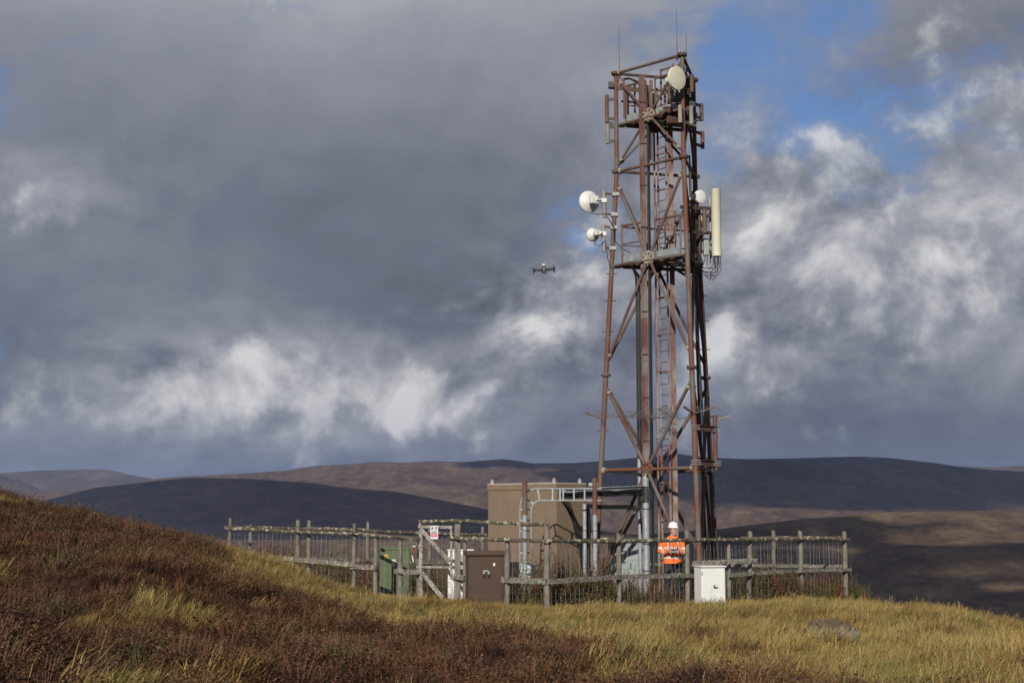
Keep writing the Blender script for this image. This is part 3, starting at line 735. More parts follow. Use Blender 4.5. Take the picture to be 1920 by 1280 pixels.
def platform(z, gap, plank, hh):
    rim = 0.0
    cs = {k: leg(k, z, -0.16) for k in 'LNR'}; ctr = Vector((TX, TY, z))
    for a, b in (('L', 'N'), ('N', 'R'), ('R', 'L')):
        p, q = leg(a, z - 0.06), leg(b, z - 0.06); d_ = (q - p).normalized()
        MB().path([p + d_ * 0.08, q - d_ * 0.08], 0.04, 9).build('platform_beam', M_brace if (a, b) == ('L', 'N') else M_dkrust, tower, True)
        i0, i1 = cs[a] + (ctr - cs[a]) * 0.12, cs[b] + (ctr - cs[b]) * 0.12
        MB().beam(i0 - Vector((0, 0, 0.10)), i1 - Vector((0, 0, 0.10)), 0.05, 0.09).build('deck_bearer', M_dkrust, tower)
        # lacing under the deck edge
        lc = MB()
        for j in range(6):
            t0, t1 = j / 6, (j + 1) / 6
            u0 = (p + (q - p) * t0) if j % 2 == 0 else (i0 + (i1 - i0) * t0); u1 = (i0 + (i1 - i0) * t1) if j % 2 == 0 else (p + (q - p) * t1)
            lc.path([u0 - Vector((0, 0, 0.07)), u1 - Vector((0, 0, 0.07))], 0.016, 6)
        lc.build('lacing', M_dkrust, tower)
        # guard rails with a gap at the middle of the near face
        spans = ((0.08, 0.42), (0.58, 0.94)) if (a, b) == ('L', 'N') else ((0.06, 0.94),)
        for s0, s1 in spans:
            g0, g1 = cs[a] + (cs[b] - cs[a]) * s0, cs[a] + (cs[b] - cs[a]) * s1
            for hgt, wd, ht in ((hh, 0.05 if not plank or (a, b) != ('N', 'R') else 0.30, 0.05), (hh * 0.5, 0.02, 0.03)):
                MB().beam(g0 + Vector((0, 0, hgt)), g1 + Vector((0, 0, hgt)), wd, ht).build('guard_rail', M_dkrust, tower)
            MB().beam(g0 + Vector((0, 0, 0.09)), g1 + Vector((0, 0, 0.09)), 0.015 if not plank or (a, b) != ('N', 'R') else 0.26, 0.17).build('toe_board', M_toe if (a, b) == ('L', 'N') else M_dkrust, tower)
            npst = 3 if s1 - s0 > 0.6 else 2
            for j in range(npst):
                q_ = g0 + (g1 - g0) * (j / (npst - 1))
                MB().beam(q_ + Vector((0, 0, -0.1)), q_ + Vector((0, 0, hh + 0.02)), 0.045, 0.045, (0, 1, 0)).build('guard_post', M_brace, tower)
    # open grating: bars clipped to the triangle
    gr = MB(); A_, B_, C_ = [cs[k].xy for k in 'LNR']; e1 = (B_ - A_).normalized(); e2 = Vector((-e1.y, e1.x))
    hgt = (C_ - A_).dot(e2); L_ = (B_ - A_).length
    nb = 30
    for i in range(nb):
        tt = (i + 0.5) / nb; w0 = (C_ - A_).dot(e1) * tt; w1 = L_ + ((C_ - A_).dot(e1) - L_) * tt
        p = A_ + e1 * w0 + e2 * hgt * tt; q = A_ + e1 * w1 + e2 * hgt * tt
        if 0.30 < tt < 0.62: q = p + (q - p) * 0.42       # hatch for the ladder
        gr.beam((p.x, p.y, z), (q.x, q.y, z), 0.032, 0.03)
    gr.build('deck_grating', M_galvd, tower)


platform(Z_MID, 0.16, False, 1.02)
platform(Z_UP, 0.16, True, 1.0)

# clutter on the two platforms: boom, tray, extra stanchions and cross bars
def bar(px0, py0, px1, py1, Y0, Y1, wd, ht, nm, m_): return MB().beam(at(px0, py0, Y0), at(px1, py1, Y1), wd, ht).build(nm, m_, tower)
bar(1143, 163, 1216, 171, 38.4, 37.9, 0.07, 0.11, 'boom', M_dkrust); bar(1141, 160, 1150, 160, 38.3, 38.3, 0.16, 0.16, 'boom_clamp', M_dark)
bar(1136, 231, 1150, 234, 38.4, 38.4, 0.12, 0.10, 'boom_clamp', M_dark)
for x in (1219, 1222.5): MB().beam(at(x, 150, 37.95), at(x, 300, 37.95), 0.035, 0.06, (0, 1, 0)).build('cable_tray', M_dkrust, tower)
MB().beam(at(1215, 160, 37.9), at(1215.5, 272, 37.9), 0.10, 0.05, (0, 1, 0)).build('cable_tray', M_sleeve, tower)
for x, y0, y1, Y in ((1170, 150, 222, 38.2), (1177, 158, 218, 38.7), (1190, 150, 216, 38.6), (1199, 158, 214, 38.9), (1239, 130, 214, 38.9), (1246, 160, 210, 38.6), (1258, 165, 212, 37.6), (1262, 120, 160, 37.4)):
    a_ = at(x, y0, Y); b_ = at(x, y1, Y); MB().beam((a_.x, Y, a_.z), (a_.x, Y, b_.z), 0.05, 0.05, (0, 1, 0)).build('stanchion', M_brace if x % 2 else M_dkrust, tower)
for x, y0, y1, Y in ((1166, 420, 470, 38.6), (1203, 410, 450, 38.3), (1247, 400, 470, 38.9), (1266, 396, 465, 37.2), (1229, 380, 474, 38.7)):
    a_ = at(x, y0, Y); b_ = at(x, y1, Y); MB().beam((a_.x, Y, a_.z), (a_.x, Y, b_.z), 0.045, 0.045, (0, 1, 0)).build('stanchion', M_dkrust, tower)
for x0, y0, x1, y1, Y in ((1165, 150, 1180, 147, 38.4), (1180, 147, 1203, 157, 38.4), (1240, 132, 1262, 125, 38.0), (1165, 190, 1200, 193, 38.7), (1240, 168, 1300, 172, 37.6), (1236, 210, 1300, 200, 37.0), (1240, 226, 1306, 236, 37.4), (1250, 218, 1308, 228, 38.4), (1256, 232, 1300, 214, 37.8)):
    bar(x0, y0, x1, y1, Y, Y, 0.05, 0.05, 'cross_bar', M_dkrust)
for j in range(9):
    x = 1236 + 8 * j; MB().path([at(x, 214 + (j * 5) % 9, 37.5), at(x + 5, 226 + (j * 7) % 8, 37.4), at(x + 12, 222 + (j * 3) % 10, 37.6), at(x + 15, 212, 37.8)], 0.018, 6).build('feeder_loop', M_black, tower, True)

# anti-climb guard: cranked arms on the legs with barbed strands
Z_AC = at(1130, 783, 38.2).z
rings = []
for k in 'LNR':
    q = leg(k, Z_AC); od = (leg(k, 0, 1) - leg(k, 0)).normalized(); sd = Vector((-od.y, od.x, 0))
    for s in (-1, 1):
        dr = (od * 0.7 + sd * s * 0.75).normalized()
        tip = q + dr * 0.62 + Vector((0, 0, 0.13))
        MB().beam(q + dr * 0.06, tip, 0.05, 0.03).build('barbed_arm', M_barb, tower)
        rings.append((math.atan2(tip.y - TY, tip.x - TX), q, dr))
rings.sort(key=lambda e: e[0])
for frac in (0.35, 0.65, 0.95):
    wr = MB(); pts = [q + dr * (0.06 + 0.56 * frac) + Vector((0, 0, 0.13 * frac + 0.01)) for _, q, dr in rings]; pts.append(pts[0])
    for p, q in zip(pts[:-1], pts[1:]):
        m_ = [p + (q - p) * (j / 5) + Vector((0, 0, -0.03 * math.sin(math.pi * j / 5) + random.uniform(-0.012, 0.012))) for j in range(6)]
        wr.path(m_, 0.0035, 4)
        for j in range(14):
            c = p + (q - p) * ((j + 0.5) / 14); d1 = Vector((random.uniform(-1, 1), random.uniform(-1, 1), random.uniform(-1, 1))).normalized() * 0.035
            wr.path([c - d1, c + d1], 0.003, 3)
    wr.build('barbed_wire', M_barbw, tower)
tang = MB()
for j in range(46):
    c = Vector((RX + random.uniform(-0.35, 0.75), RY - 0.25 + random.uniform(-0.35, 0.3), Z_AC + random.uniform(-0.06, 0.1)))
    d1 = Vector((random.uniform(-1, 1), random.uniform(-1, 1), random.uniform(-0.35, 0.35))).normalized() * random.uniform(0.1, 0.3)
    tang.path([c - d1, c, c + d1 + Vector((0, 0, random.uniform(-0.1, 0.05)))], 0.006, 5)
tang.build('barbed_tangle', M_barbw, tower)

# outrigger pole on two channel brackets beside the near leg
ob = at(1341, 828, 37.0)
pz0, pz1 = at(1341, 880, 37.0).z, at(1340, 778, 37.0).z
MB().path([(ob.x, 37.0, pz0), (ob.x, 37.0, pz1)], 0.062, 12).build('outrigger_pole', M_sleeve, tower, True)
for py in (803, 868):
    z = at(1320, py, 36.7).z; p = leg('N', z)
    br = MB(); d_ = (Vector((ob.x, 37.0, z)) - p).normalized()
    br.beam(p - d_ * 0.02, Vector((ob.x, 37.0, z)), 0.02, 0.13)
    for s in (-1, 1): br.beam(p - d_ * 0.02 + Vector((0, 0, 0.07 * s)), Vector((ob.x, 37.0, z + 0.07 * s)), 0.10, 0.012)
    bo = br.build('outrigger_bracket', M_dkrust, tower)
    for e in (p, Vector((ob.x, 37.0, z))):
        for s in (-0.05, 0.0, 0.05): MB().path([e + Vector((-0.13, -0.09, s)), e + Vector((0.13, -0.09, s))], 0.008, 5).build('clamp_bolt', M_galvd, bo)

# ------------------------------------------------------------ antennas held by the tower
def sleeve(px, py0, py1, Y, m, legk, label, rad=0.056):
    a, b = at(px, py0, Y), at(px, py1, Y); z0, z1 = b.z, a.z; x, y = a.x, Y
    t_ = thing('sleeve_antenna', label, 'antenna', (x, y, z0), 'sleeve antennas on the mast')
    MB().lathe((x, y, z0), (0, 0, 1), [(0, rad * 0.6), (0.01, rad), (z1 - z0 - 0.01, rad), (z1 - z0, rad * 0.7)], 14).build('tube', m, t_, True)
    for z in (z0 + (z1 - z0) * 0.14, z0 + (z1 - z0) * 0.84):
        q = leg(legk, z); d_ = (q - Vector((x, y, z))); d_.z = 0
        MB().beam((x, y, z), Vector((x, y, z)) + d_, 0.05, 0.075).build('bracket', M_dark, t_)
    return t_


sleeve(1137.5, 178, 230, 38.35, M_sleeve, 'L', 'upper of two rusty sleeve antennas on the left leg')
sleeve(1139.5, 232, 270, 38.35, M_sleeveg, 'L', 'lower, greyer sleeve antenna on the left leg below platform')
sleeve(1315, 194, 227, 39.2, M_sleeve, 'R', 'upper of two rusty sleeve antennas on the right leg')
sleeve(1317, 246, 279, 39.2, M_sleeve, 'R', 'lower rusty sleeve antenna on the right leg below platform')
sleeve(1275, 197, 231, 36.4, M_sleeveg, 'N', 'left of two grey tubes under the top platform rail')
sleeve(1296, 199, 234, 36.6, M_sleeveg, 'N', 'right of two grey tubes under the top platform rail')
sleeve(1297, 140, 174, 36.8, M_sleeve, 'N', 'brown tube antenna just right of the big round dish')


def dish(px, py, Y, diam, fwd, label, mount, cover, depth=0.13, drum=False):
    c = at(px, py, Y); f = Vector(fwd).normalized(); r = diam / 2
    t_ = thing('dish_antenna', label, 'dish antenna', c)
    if drum:
        MB().lathe(c, f, [(-0.10, r * 0.35), (-0.085, r * 0.6), (-0.05, r * 0.93), (-0.035, r), (0.012, r), (0.03, r * 0.985), (0.045, r * 0.8), (0.052, r * 0.4), (0.054, 0.001)], 40).build('radome', cover, t_, True)
        MB().lathe(c - f * 0.36, f, [(0, 0.05), (0.01, 0.085), (0.17, 0.095), (0.19, 0.12), (0.27, 0.12)], 18).build('feed_housing', M_unit, t_, True)
    else:
        prof = [(-depth, 0.04)] + [(-depth + depth * (q / 8) ** 2, r * q / 8) for q in range(2, 9)] + [(0.03, r * 1.01), (0.05, r * 0.99), (0.055, r * 0.7), (0.06, 0.001)]
        MB().lathe(c, f, prof, 40).build('reflector', cover, t_, True)
        rgt = f.cross(Vector((0, 0, 1))).normalized() * -1
        u = c - f * (depth + 0.06)
        rb = MB(); rb.lathe(u + f * 0.08, -f, [(0, 0.06), (0.02, 0.085), (0.09, 0.085), (0.10, 0.06)], 16)
        rb.box(u - f * 0.06, (diam * 0.42, 0.11, diam * 0.36), rgt, f)
        for j in range(5): rb.box(u - f * 0.125 + rgt * ((j - 2) * diam * 0.06), (0.008, 0.03, diam * 0.30), rgt, f)
        rb.build('radio', M_unit, t_, bevel=0.006)
    return t_, c, f


def armed_dish(px, py, Y, diam, fwd, label, ppx, ppy0, ppy1, arms):
    t_, c, f = dish(px, py, Y, diam, fwd, label, None, M_dishb)
    a, b = at(ppx, ppy0, Y - 0.1), at(ppx + 1.5, ppy1, Y - 0.1)
    mp_ = MB().path([a, b], 0.052, 12).build('mount_pole', M_sleeveg, t_, True)
    mid = a + (b - a) * 0.32
    MB().path([c - f * 0.22, c - f * 0.3 + Vector((0.06, 0, 0)), Vector((mid.x - 0.02, mid.y, c.z))], [0.05, 0.045, 0.04], 10).build('mount_arm', M_unit, t_)
    MB().box((mid.x, mid.y, c.z), (0.15, 0.15, 0.12)).build('clamp', M_unit, t_, bevel=0.01)
    for py_ in arms:
        z = at(ppx, py_, Y).z; q = leg('L', z)
        ar = MB().beam((a.x, a.y, z), q, 0.035, 0.045).build('stand_off', M_dkrust, t_)
        MB().box((q.x, q.y, z), (0.19, 0.19, 0.10)).build('leg_clamp', M_galvd, ar, bevel=0.01)
    return t_, c, f, a, b


t1_, c1, f1, a1, b1 = armed_dish(1105, 378, 38.3, 0.60, (-0.42, 0.9, 0.0), 'larger white dish with its back to the camera left of the mast', 1132, 358, 408, (364, 402))
MB().path([c1 - f1 * 0.3 + Vector((0.0, 0, -0.15)), c1 + Vector((0.05, -0.2, -0.36)), c1 + Vector((0.22, -0.2, -0.40)), b1 + Vector((0, -0.05, 0.1)), b1 + Vector((0.25, 0, -0.25)), leg('L', b1.z - 0.6) + Vector((0.02, -0.1, 0)), leg('L', Z_MID + 0.5) + Vector((0.25, -0.1, -0.1)), leg('L', Z_MID + 0.2) + Vector((0.5, -0.05, 0.1))], 0.013, 6).build('coax_cable', M_black, t1_, True)
t2_, c2, f2, a2, b2 = armed_dish(1112, 440, 38.3, 0.37, (-0.42, 0.9, 0.0), 'smaller white dish with its back to the camera, lower left', 1131, 421, 472, (426, 465))
MB().path([c2 - f2 * 0.28 + Vector((0, 0, -0.1)), c2 + Vector((0.02, -0.2, -0.30)), c2 + Vector((0.16, -0.2, -0.36)), c2 + Vector((0.30, -0.15, -0.2)), b2 + Vector((0.05, 0, 0.3)), b2 + Vector((0.1, 0, -0.2)), leg('L', b2.z - 0.45) + Vector((0, -0.09, 0))], 0.011, 6).build('coax_cable', M_black, t2_, True)
td, cd, fd = dish(1269, 147, 36.25, 0.62, (0.62, -0.77, -0.06), 'largest cream dish facing the camera at the top platform', None, M_cream, drum=True)
zz = cd.z; MB().path([cd - fd * 0.3, Vector((cd.x - 0.16, cd.y + 0.28, zz)), leg('N', zz) + Vector((-0.05, 0.1, 0))], 0.035, 8).build('mount_arm', M_dark, td)
MB().path([Vector((cd.x - 0.17, cd.y + 0.3, zz - 0.5)), Vector((cd.x - 0.17, cd.y + 0.3, zz + 0.3))], 0.045, 10).build('mount_pole', M_dkrust, td, True)
td2, cd2, fd2 = dish(1313, 369, 38.2, 0.375, (0.55, -0.82, 0.0), 'small white dish facing the camera beside the tall panel', None, M_dishw, drum=True)
MB().path([cd2 - fd2 * 0.3, cd2 - fd2 * 0.3 + Vector((-0.1, 0.1, -0.05)), leg('R', cd2.z - 0.1)], 0.035, 8).build('mount_arm', M_dark, td2)

# tall cream panel antenna with pole, brackets and drop leads
pa, pb = at(1341.5, 355, 38.6), at(1344, 481, 38.6)
pan = thing('panel_antenna', 'tall cream cylindrical panel antenna on the right of the mast', 'antenna', (pb.x, pb.y, pb.z))
px_ = (pa.x + pb.x) / 2
MB().lathe((px_, 38.6, pb.z), (0, 0, 1), [(0, 0.10), (0.005, 0.132), (pa.z - pb.z - 0.03, 0.132), (pa.z - pb.z - 0.025, 0.136), (pa.z - pb.z - 0.005, 0.136), (pa.z - pb.z, 0.12)], 32).build('radome', M_cream, pan, True)
q0, q1 = at(1331, 371, 38.75), at(1333, 530, 38.75)
MB().path([(q0.x, q0.y, q0.z), (q0.x, q0.y, q1.z)], 0.03, 10).build('mount_pole', M_galvd, pan, True)
for py in (392, 458): 
    z = at(1335, py, 38.6).z; MB().beam((q0.x, q0.y, z), (px_, 38.6, z), 0.05, 0.06).build('bracket', M_dark, pan)
for j in range(7):
    x0 = px_ - 0.10 + j * 0.033; y0 = 38.6 + 0.05 * ((j % 3) - 1); dz = 0.28 + 0.09 * ((j * 5) % 4)
    e = Vector((q0.x - 0.18 - 0.05 * (j % 3), q0.y, pb.z - 0.30 - 0.06 * (j % 4)))
    MB().path([(x0, y0, pb.z + 0.02), (x0, y0, pb.z - 0.10), (x0 + 0.01, y0, pb.z - dz * 0.75), (x0 - 0.08, y0, pb.z - dz * 1.15), (x0 - 0.2, y0, pb.z - dz * 1.2), e, e + Vector((-0.25, 0, 0.15))], 0.011, 6).build('drop_lead', M_black, pan, True)

# mounting frame and radio units crowding the far leg
fr = thing('antenna_frame', 'dark steel bracket frame clamped round the right leg', 'bracket', tuple(leg('R', 8.6)))
for py0, py1, x0 in ((365, 520, 1303), (390, 500, 1311), (375, 470, 1297)):
    a, b = at(x0, py0, 38.3), at(x0 + 3, py1, 38.3); MB().path([(a.x, a.y, a.z), (a.x, a.y, b.z)], 0.04, 9).build('upright', M_dkrust, fr, True)
a, b = at(1321, 392, 38.2), at(1321, 437, 38.2); MB().path([(a.x, a.y, a.z), (a.x, a.y, b.z)], 0.06, 12).build('upright', M_sleeve, fr, True)
for py, xa, xb in ((388, 1276, 1333), (434, 1284, 1333), (402, 1300, 1332), (470, 1298, 1334), (448, 1300, 1330)):
    a = at(xa, py, 37.4 if xa < 1290 else 38.2); b = at(xb, py + 3, 38.6); MB().beam(a, b, 0.05, 0.09).build('cross_arm', M_dkrust, fr)
for (xa, ya, xb, yb) in ((1300, 392, 1318, 425), (1299, 420, 1316, 452), (1318, 440, 1302, 480)):
    MB().beam(at(xa, ya, 38.25), at(xb, yb, 38.4), 0.05, 0.05).build('diagonal', M_dkrust, fr)
for (x, y, wd, ht, m_, lb) in ((1307, 412, 0.14, 0.34, M_dark, 'upper black radio box behind the near leg'), (1309, 455, 0.2, 0.42, M_dark, 'tall black radio box low on the right leg'),
                               (1324, 465, 0.14, 0.42, M_gcab, 'grey radio box beside the panel antenna pole'), (1313, 410, 0.07, 0.16, M_cream, 'tiny cream junction box on the bracket frame')):
    c = at(x, y, 38.45); u = thing('radio_unit', lb, 'radio unit', (c.x, c.y, c.z - ht / 2), 'radio units by the right leg')
    MB().box(c, (wd, 0.16, ht)).build('housing', m_, u, bevel=0.012)
    for j in range(5): MB().box((c.x + (j - 2) * wd / 6, c.y - 0.095, c.z), (0.008, 0.03, ht * 0.85)).build('fin', m_, u)
    for j in (-1, 1): MB().path([(c.x + j * 0.03, c.y, c.z - ht / 2 + 0.01), (c.x + j * 0.03, c.y, c.z - ht / 2 - 0.08), (c.x + j * 0.06 - 0.05, c.y - 0.05, c.z - ht / 2 - 0.3)], 0.011, 6).build('lead', M_black, u)
for j in range(7):   # loops of feeder slung below the middle platform
    y0 = 37.6 + 0.12 * j; s = 8 * j
    MB().path([at(1226 + s * 0.5, 486, y0), at(1245 + s, 492 + 2 * (j % 3), y0), at(1262 + s * 0.7, 500 + 5 * (j % 3), y0), at(1280 + s * 0.6, 508 + 6 * (j % 4), y0), at(1296 + s * 0.4, 505 + 5 * (j % 3), y0), at(1308 + s * 0.2, 492, y0 + 0.1), at(1309, 470, 38.3)], 0.019, 7).build('feeder_loop', M_black, tower, True)
for (x, y, wd, ht, m_, lb) in ((1268, 180, 0.32, 0.30, M_galvd, 'grey louvred box under the big round dish'), (1285, 187, 0.22, 0.5, M_dark, 'black equipment box on the top platform'), (1252, 207, 0.26, 0.16, M_dkrust, 'rusty box on the edge of the top platform'),
                               (1272, 213, 0.5, 0.16, M_dark, 'flat black tray slung below the top platform'), (1296, 186, 0.20, 0.5, M_dark, 'tall black box on the right end of the top platform'), (1262, 226, 0.34, 0.2, M_dkrust, 'dark rusty box hanging under the top platform')):
    c = at(x, y, 37.2); u = thing('equipment_box', lb, 'equipment box', (c.x, c.y, c.z - ht / 2))
    MB().box(c, (wd, 0.25, ht)).build('housing', m_, u, bevel=0.012)
    for j in range(5): MB().box((c.x, c.y - 0.135, c.z + (j - 2) * ht / 6), (wd * 0.85, 0.02, 0.012)).build('louvre', m_, u)
for n_, (px, y0, y1, Y) in enumerate(((1161, 48, 140, 38.3), (1269, 16, 105, 36.75), (1287, 62, 128, 37.4))):
    a, b = at(px, y0, Y), at(px + 0.5, y1, Y)
    wo = thing('whip_antenna', ['slender whip antenna standing on the left leg top', 'tallest slender whip antenna on the near leg top', 'shorter slender whip antenna right of the near leg top'][n_], 'antenna', (b.x, Y, b.z), 'whip antennas on the mast top')
    MB().path([(b.x, Y, b.z - 0.1), (b.x, Y, b.z + 0.3), (b.x, Y, a.z)], [0.017, 0.016, 0.009], 7).build('rod', M_whip, wo, True)
    MB().lathe((b.x, Y, b.z - 0.12), (0, 0, 1), [(0, 0.03), (0.1, 0.03), (0.14, 0.018)], 10).build('base_clamp', M_dark, wo)
# ------------------------------------------------------------ fences round the yard
CA, CR, CB, CLf = Vector((0.77, 31.0)), Vector((9.28, 39.7)), Vector((1.30, 47.6)), Vector((-7.70, 39.0))
def on_line(P, Q, px):
    """point of the line P-Q (plan) lying in the direction of px"""
    k = (px - 960) / F / math.cos(PITCH); d_ = Q - P
    t_ = (k * P.y * 1.0 - P.x) / (d_.x - k * d_.y); return P + d_ * t_
def fpt(P, Q, px, py, fwd=0.0):
    g = on_line(P, Q, px)
    for _ in range(4):
        a = at(px, py, g.y); k = a.x / a.y; d_ = Q - P; t_ = (k * P.y - P.x) / (d_.x - k * d_.y); g = P + d_ * t_
    a = at(px, py, g.y); n = Vector((-(Q - P).y, (Q - P).x)).normalized()
    if n.y > 0: n = -n
    return Vector((a.x + n.x * fwd, a.y + n.y * fwd, a.z))


def post(par, P, Q, px, py_top, rad=0.055, lean=0.0, fwd=0.0, sq=False, base=None):
    a = fpt(P, Q, px, py_top, fwd); zb = H(a.x, a.y) - 0.12 if base is None else base
    b = Vector((a.x - lean, a.y, zb)); n = 7; pts, rads = [], []
    for i in range(n):
        q = i / (n - 1); pts.append(b.lerp(a, q) + Vector((random.uniform(-1, 1), random.uniform(-1, 1), 0)) * 0.007 * (0 < i < n - 1)); rads.append(rad * random.uniform(0.93, 1.07) * (1.05 - 0.1 * q))
    if sq: return MB().beam(b, a, rad * 2, rad * 1.7, (0, 1, 0)).build('post', M_post, par, bevel=0.012)
    pts.append(a + Vector((0.012, 0, 0.012))); rads.append(rad * 0.5)
    return MB().path(pts, rads, 9).build('post', M_post, par, True)


def rail(par, pts, r=0.05, m=None, flat_=None, name='rail'):
    m = m or M_rail; P_ = []
    for a, b in zip(pts[:-1], pts[1:]):
        n = max(2, int((b - a).length / 0.16))
        for i in range(n): P_.append(a.lerp(b, i / n))
    P_.append(pts[-1]); 
    mb = MB(); vs, fs = [], []
    n = 8 if not flat_ else 4
    for i, p in enumerate(P_):
        t_ = (P_[min(i + 1, len(P_) - 1)] - P_[max(i - 1, 0)]).normalized(); s = t_.cross(Vector((0, 0, 1))).normalized(); u = s.cross(t_)
        j = Vector((0, 0, random.uniform(-0.010, 0.010)))
        for k in range(n):
            q = 2 * math.pi * (k + 0.5) / n
            if flat_: ex, ey = flat_[0] * 0.5 * (1 if math.cos(q) > 0 else -1), flat_[1] * 0.5 * (1 if math.sin(q) > 0 else -1) * random.uniform(0.92, 1.08)
            else:
                rr_ = r * random.uniform(0.86, 1.14); ex, ey = math.cos(q) * rr_ * 0.8, math.sin(q) * rr_
            vs.append(p + j + s * ex + u * ey)
    for i in range(len(P_) - 1):
        for k in range(n): fs.append((i * n + k, i * n + (k + 1) % n, (i + 1) * n + (k + 1) % n, (i + 1) * n + k))
    fs += [tuple(range(n)), tuple((len(P_) - 1) * n + k for k in range(n))]
    return mb.add(vs, fs).build(name, m, par, not flat_)


def netting(par, P, Q, px0, px1, top0, top1, sag=0.006, step=0.15):
    a, b = fpt(P, Q, px0, top0), fpt(P, Q, px1, top1); L_ = (b.xy - a.xy).length; n = max(2, int(L_ / step)); mb = MB()
    nh = 9; hs = [0.03, 0.12, 0.22, 0.33, 0.45, 0.58, 0.72, 0.86, 0.985]
    grid = []
    for i in range(n + 1):
        q = i / n; p = a.lerp(b, q); zg = H(p.x, p.y) + 0.02; colm = []
        for h_ in hs:
            z = zg + (p.z - zg) * h_
            colm.append(Vector((p.x + random.gauss(0, sag), p.y + random.gauss(0, sag), z + random.gauss(0, sag) + 0.03 * math.sin(i * 0.7 + h_ * 4) * (0.2 < h_ < 0.95) * 0.5)))
        grid.append(colm)
    for i in range(n + 1): mb.path(grid[i], 0.0026, 3, False)
    for j in range(nh): mb.path([grid[i][j] for i in range(n + 1)], 0.0026, 3, False)
    return mb.build('wire_netting', M_wire, par)


def fence(label, P, Q):
    o = thing('fence', label, 'fence', (P.x, P.y, H(P.x, P.y)), 'fences round the yard'); return o


fl = fence('weathered post and rail fence running left from the gate', CA, CLf); P, Q = CA, CLf
for px, top, kw in ((432, 972, dict(rad=0.05)), (559, 976, dict(rad=0.062)), (573, 976, dict(rad=0.058, fwd=-0.12)), (665, 982, dict(rad=0.058)), (705, 1006, dict(rad=0.058)), (751, 1008, dict(rad=0.062)), (781, 1008, dict(rad=0.05, fwd=-0.1))):
    post(fl, P, Q, px, top, **kw)
rail(fl, [fpt(P, Q, x, y, 0.09) for x, y in ((427, 989), (560, 997), (668, 1000), (790, 1009))], 0.044)
rail(fl, [fpt(P, Q, x, y, -0.09) for x, y in ((570, 990), (690, 994))], 0.045)
rail(fl, [fpt(P, Q, x, y, 0.08) for x, y in ((427, 1044), (556, 1054))], m=M_board, flat_=(0.045, 0.12), name='lower_rail')
rail(fl, [fpt(P, Q, x, y, 0.12) for x, y in ((540, 1046), (673, 1058))], m=M_board, flat_=(0.045, 0.12), name='lower_rail')
rail(fl, [fpt(P, Q, x, y, 0.08) for x, y in ((662, 1062), (709, 1064))], m=M_board, flat_=(0.045, 0.11), name='lower_rail')
rail(fl, [fpt(P, Q, x, y, 0.09) for x, y in ((746, 1070), (791, 1072))], m=M_board, flat_=(0.045, 0.11), name='lower_rail')
for x0, x1, y0, y1 in ((434, 560, 992, 999), (573, 665, 999, 1002), (665, 705, 1002, 1004), (705, 781, 1004, 1010)): netting(fl, P, Q, x0, x1, y0, y1)

fm = fence('short fence between the gate and the nearest corner post', CA, CLf)
post(fm, P, Q, 858, 982, rad=0.068, sq=True)
post(fm, P, Q, 872, 1015, rad=0.05); post(fm, P, Q, 951, 1016, rad=0.062)
post(fm, P, Q, 1025, 984, rad=0.068)
rail(fm, [fpt(P, Q, x, y, 0.10) for x, y in ((849, 1008), (950, 1011), (1030, 1014))], 0.046)
rail(fm, [fpt(P, Q, x, y, 0.02) for x, y in ((787, 977), (858, 976), (940, 980), (1029, 984))], 0.040, name='top_beam')
rail(fm, [fpt(P, Q, x, y, 0.09) for x, y in ((851, 1080), (875, 1082))], m=M_board, flat_=(0.05, 0.12), name='lower_rail')
rail(fm, [fpt(P, Q, x, y, 0.09) for x, y in ((946, 1086), (1029, 1089))], m=M_board, flat_=(0.05, 0.12), name='lower_rail')
netting(fm, P, Q, 951, 1025, 1014, 1016); netting(fm, P, Q, 858, 872, 1011, 1012)

fr_ = fence('long front fence running right past the white box', CA, CR); P, Q = CA, CR
for px, top, kw in ((1160, 1000, dict(rad=0.06)), (1288, 995, dict(rad=0.062)), (1311, 1062, dict(rad=0.055, fwd=0.12)), (1366, 1018, dict(rad=0.055)), (1407, 997, dict(rad=0.062, lean=0.09)), (1500, 996, dict(rad=0.068)), (1583, 997, dict(rad=0.066))):
    post(fr_, P, Q, px, top, **kw)
rail(fr_, [fpt(P, Q, x, y, 0.09) for x, y in ((1022, 1014), (1160, 1014), (1290, 1012), (1405, 1011), (1500, 1010), (1588, 1011))], 0.044)
rail(fr_, [fpt(P, Q, x, y, 0.09) for x, y in ((1022, 1090), (1160, 1081), (1318, 1077))], m=M_board, flat_=(0.05, 0.10), name='lower_rail')
rail(fr_, [fpt(P, Q, x, y, 0.09) for x, y in ((1362, 1078), (1405, 1074), (1500, 1069), (1590, 1068))], m=M_board, flat_=(0.05, 0.085), name='lower_rail')
for x0, x1, y0, y1 in ((1025, 1160, 1016, 1016), (1160, 1288, 1016, 1014), (1288, 1366, 1014, 1014), (1366, 1407, 1014, 1013), (1407, 1500, 1013, 1012), (1500, 1583, 1012, 1013)): netting(fr_, P, Q, x0, x1, y0, y1)
cv = MB(); ca_, cb_ = fpt(P, Q, 1289, 1055, 0.16), fpt(P, Q, 1411, 1050, 0.16)
n_ = 26
vs, fs = [], []
for i in range(n_ * 4 + 1):
    p = ca_.lerp(cb_, i / (n_ * 4)); w_ = 0.018 * math.sin(i * math.pi / 2)
    nn = Vector((-(cb_ - ca_).y, (cb_ - ca_).x, 0)).normalized(); nn = nn if nn.y < 0 else -nn
    for dz, dn in ((0.055, w_), (-0.055, w_), (-0.055, w_ - 0.008), (0.055, w_ - 0.008)): vs.append(p + nn * dn + Vector((0, 0, dz)))
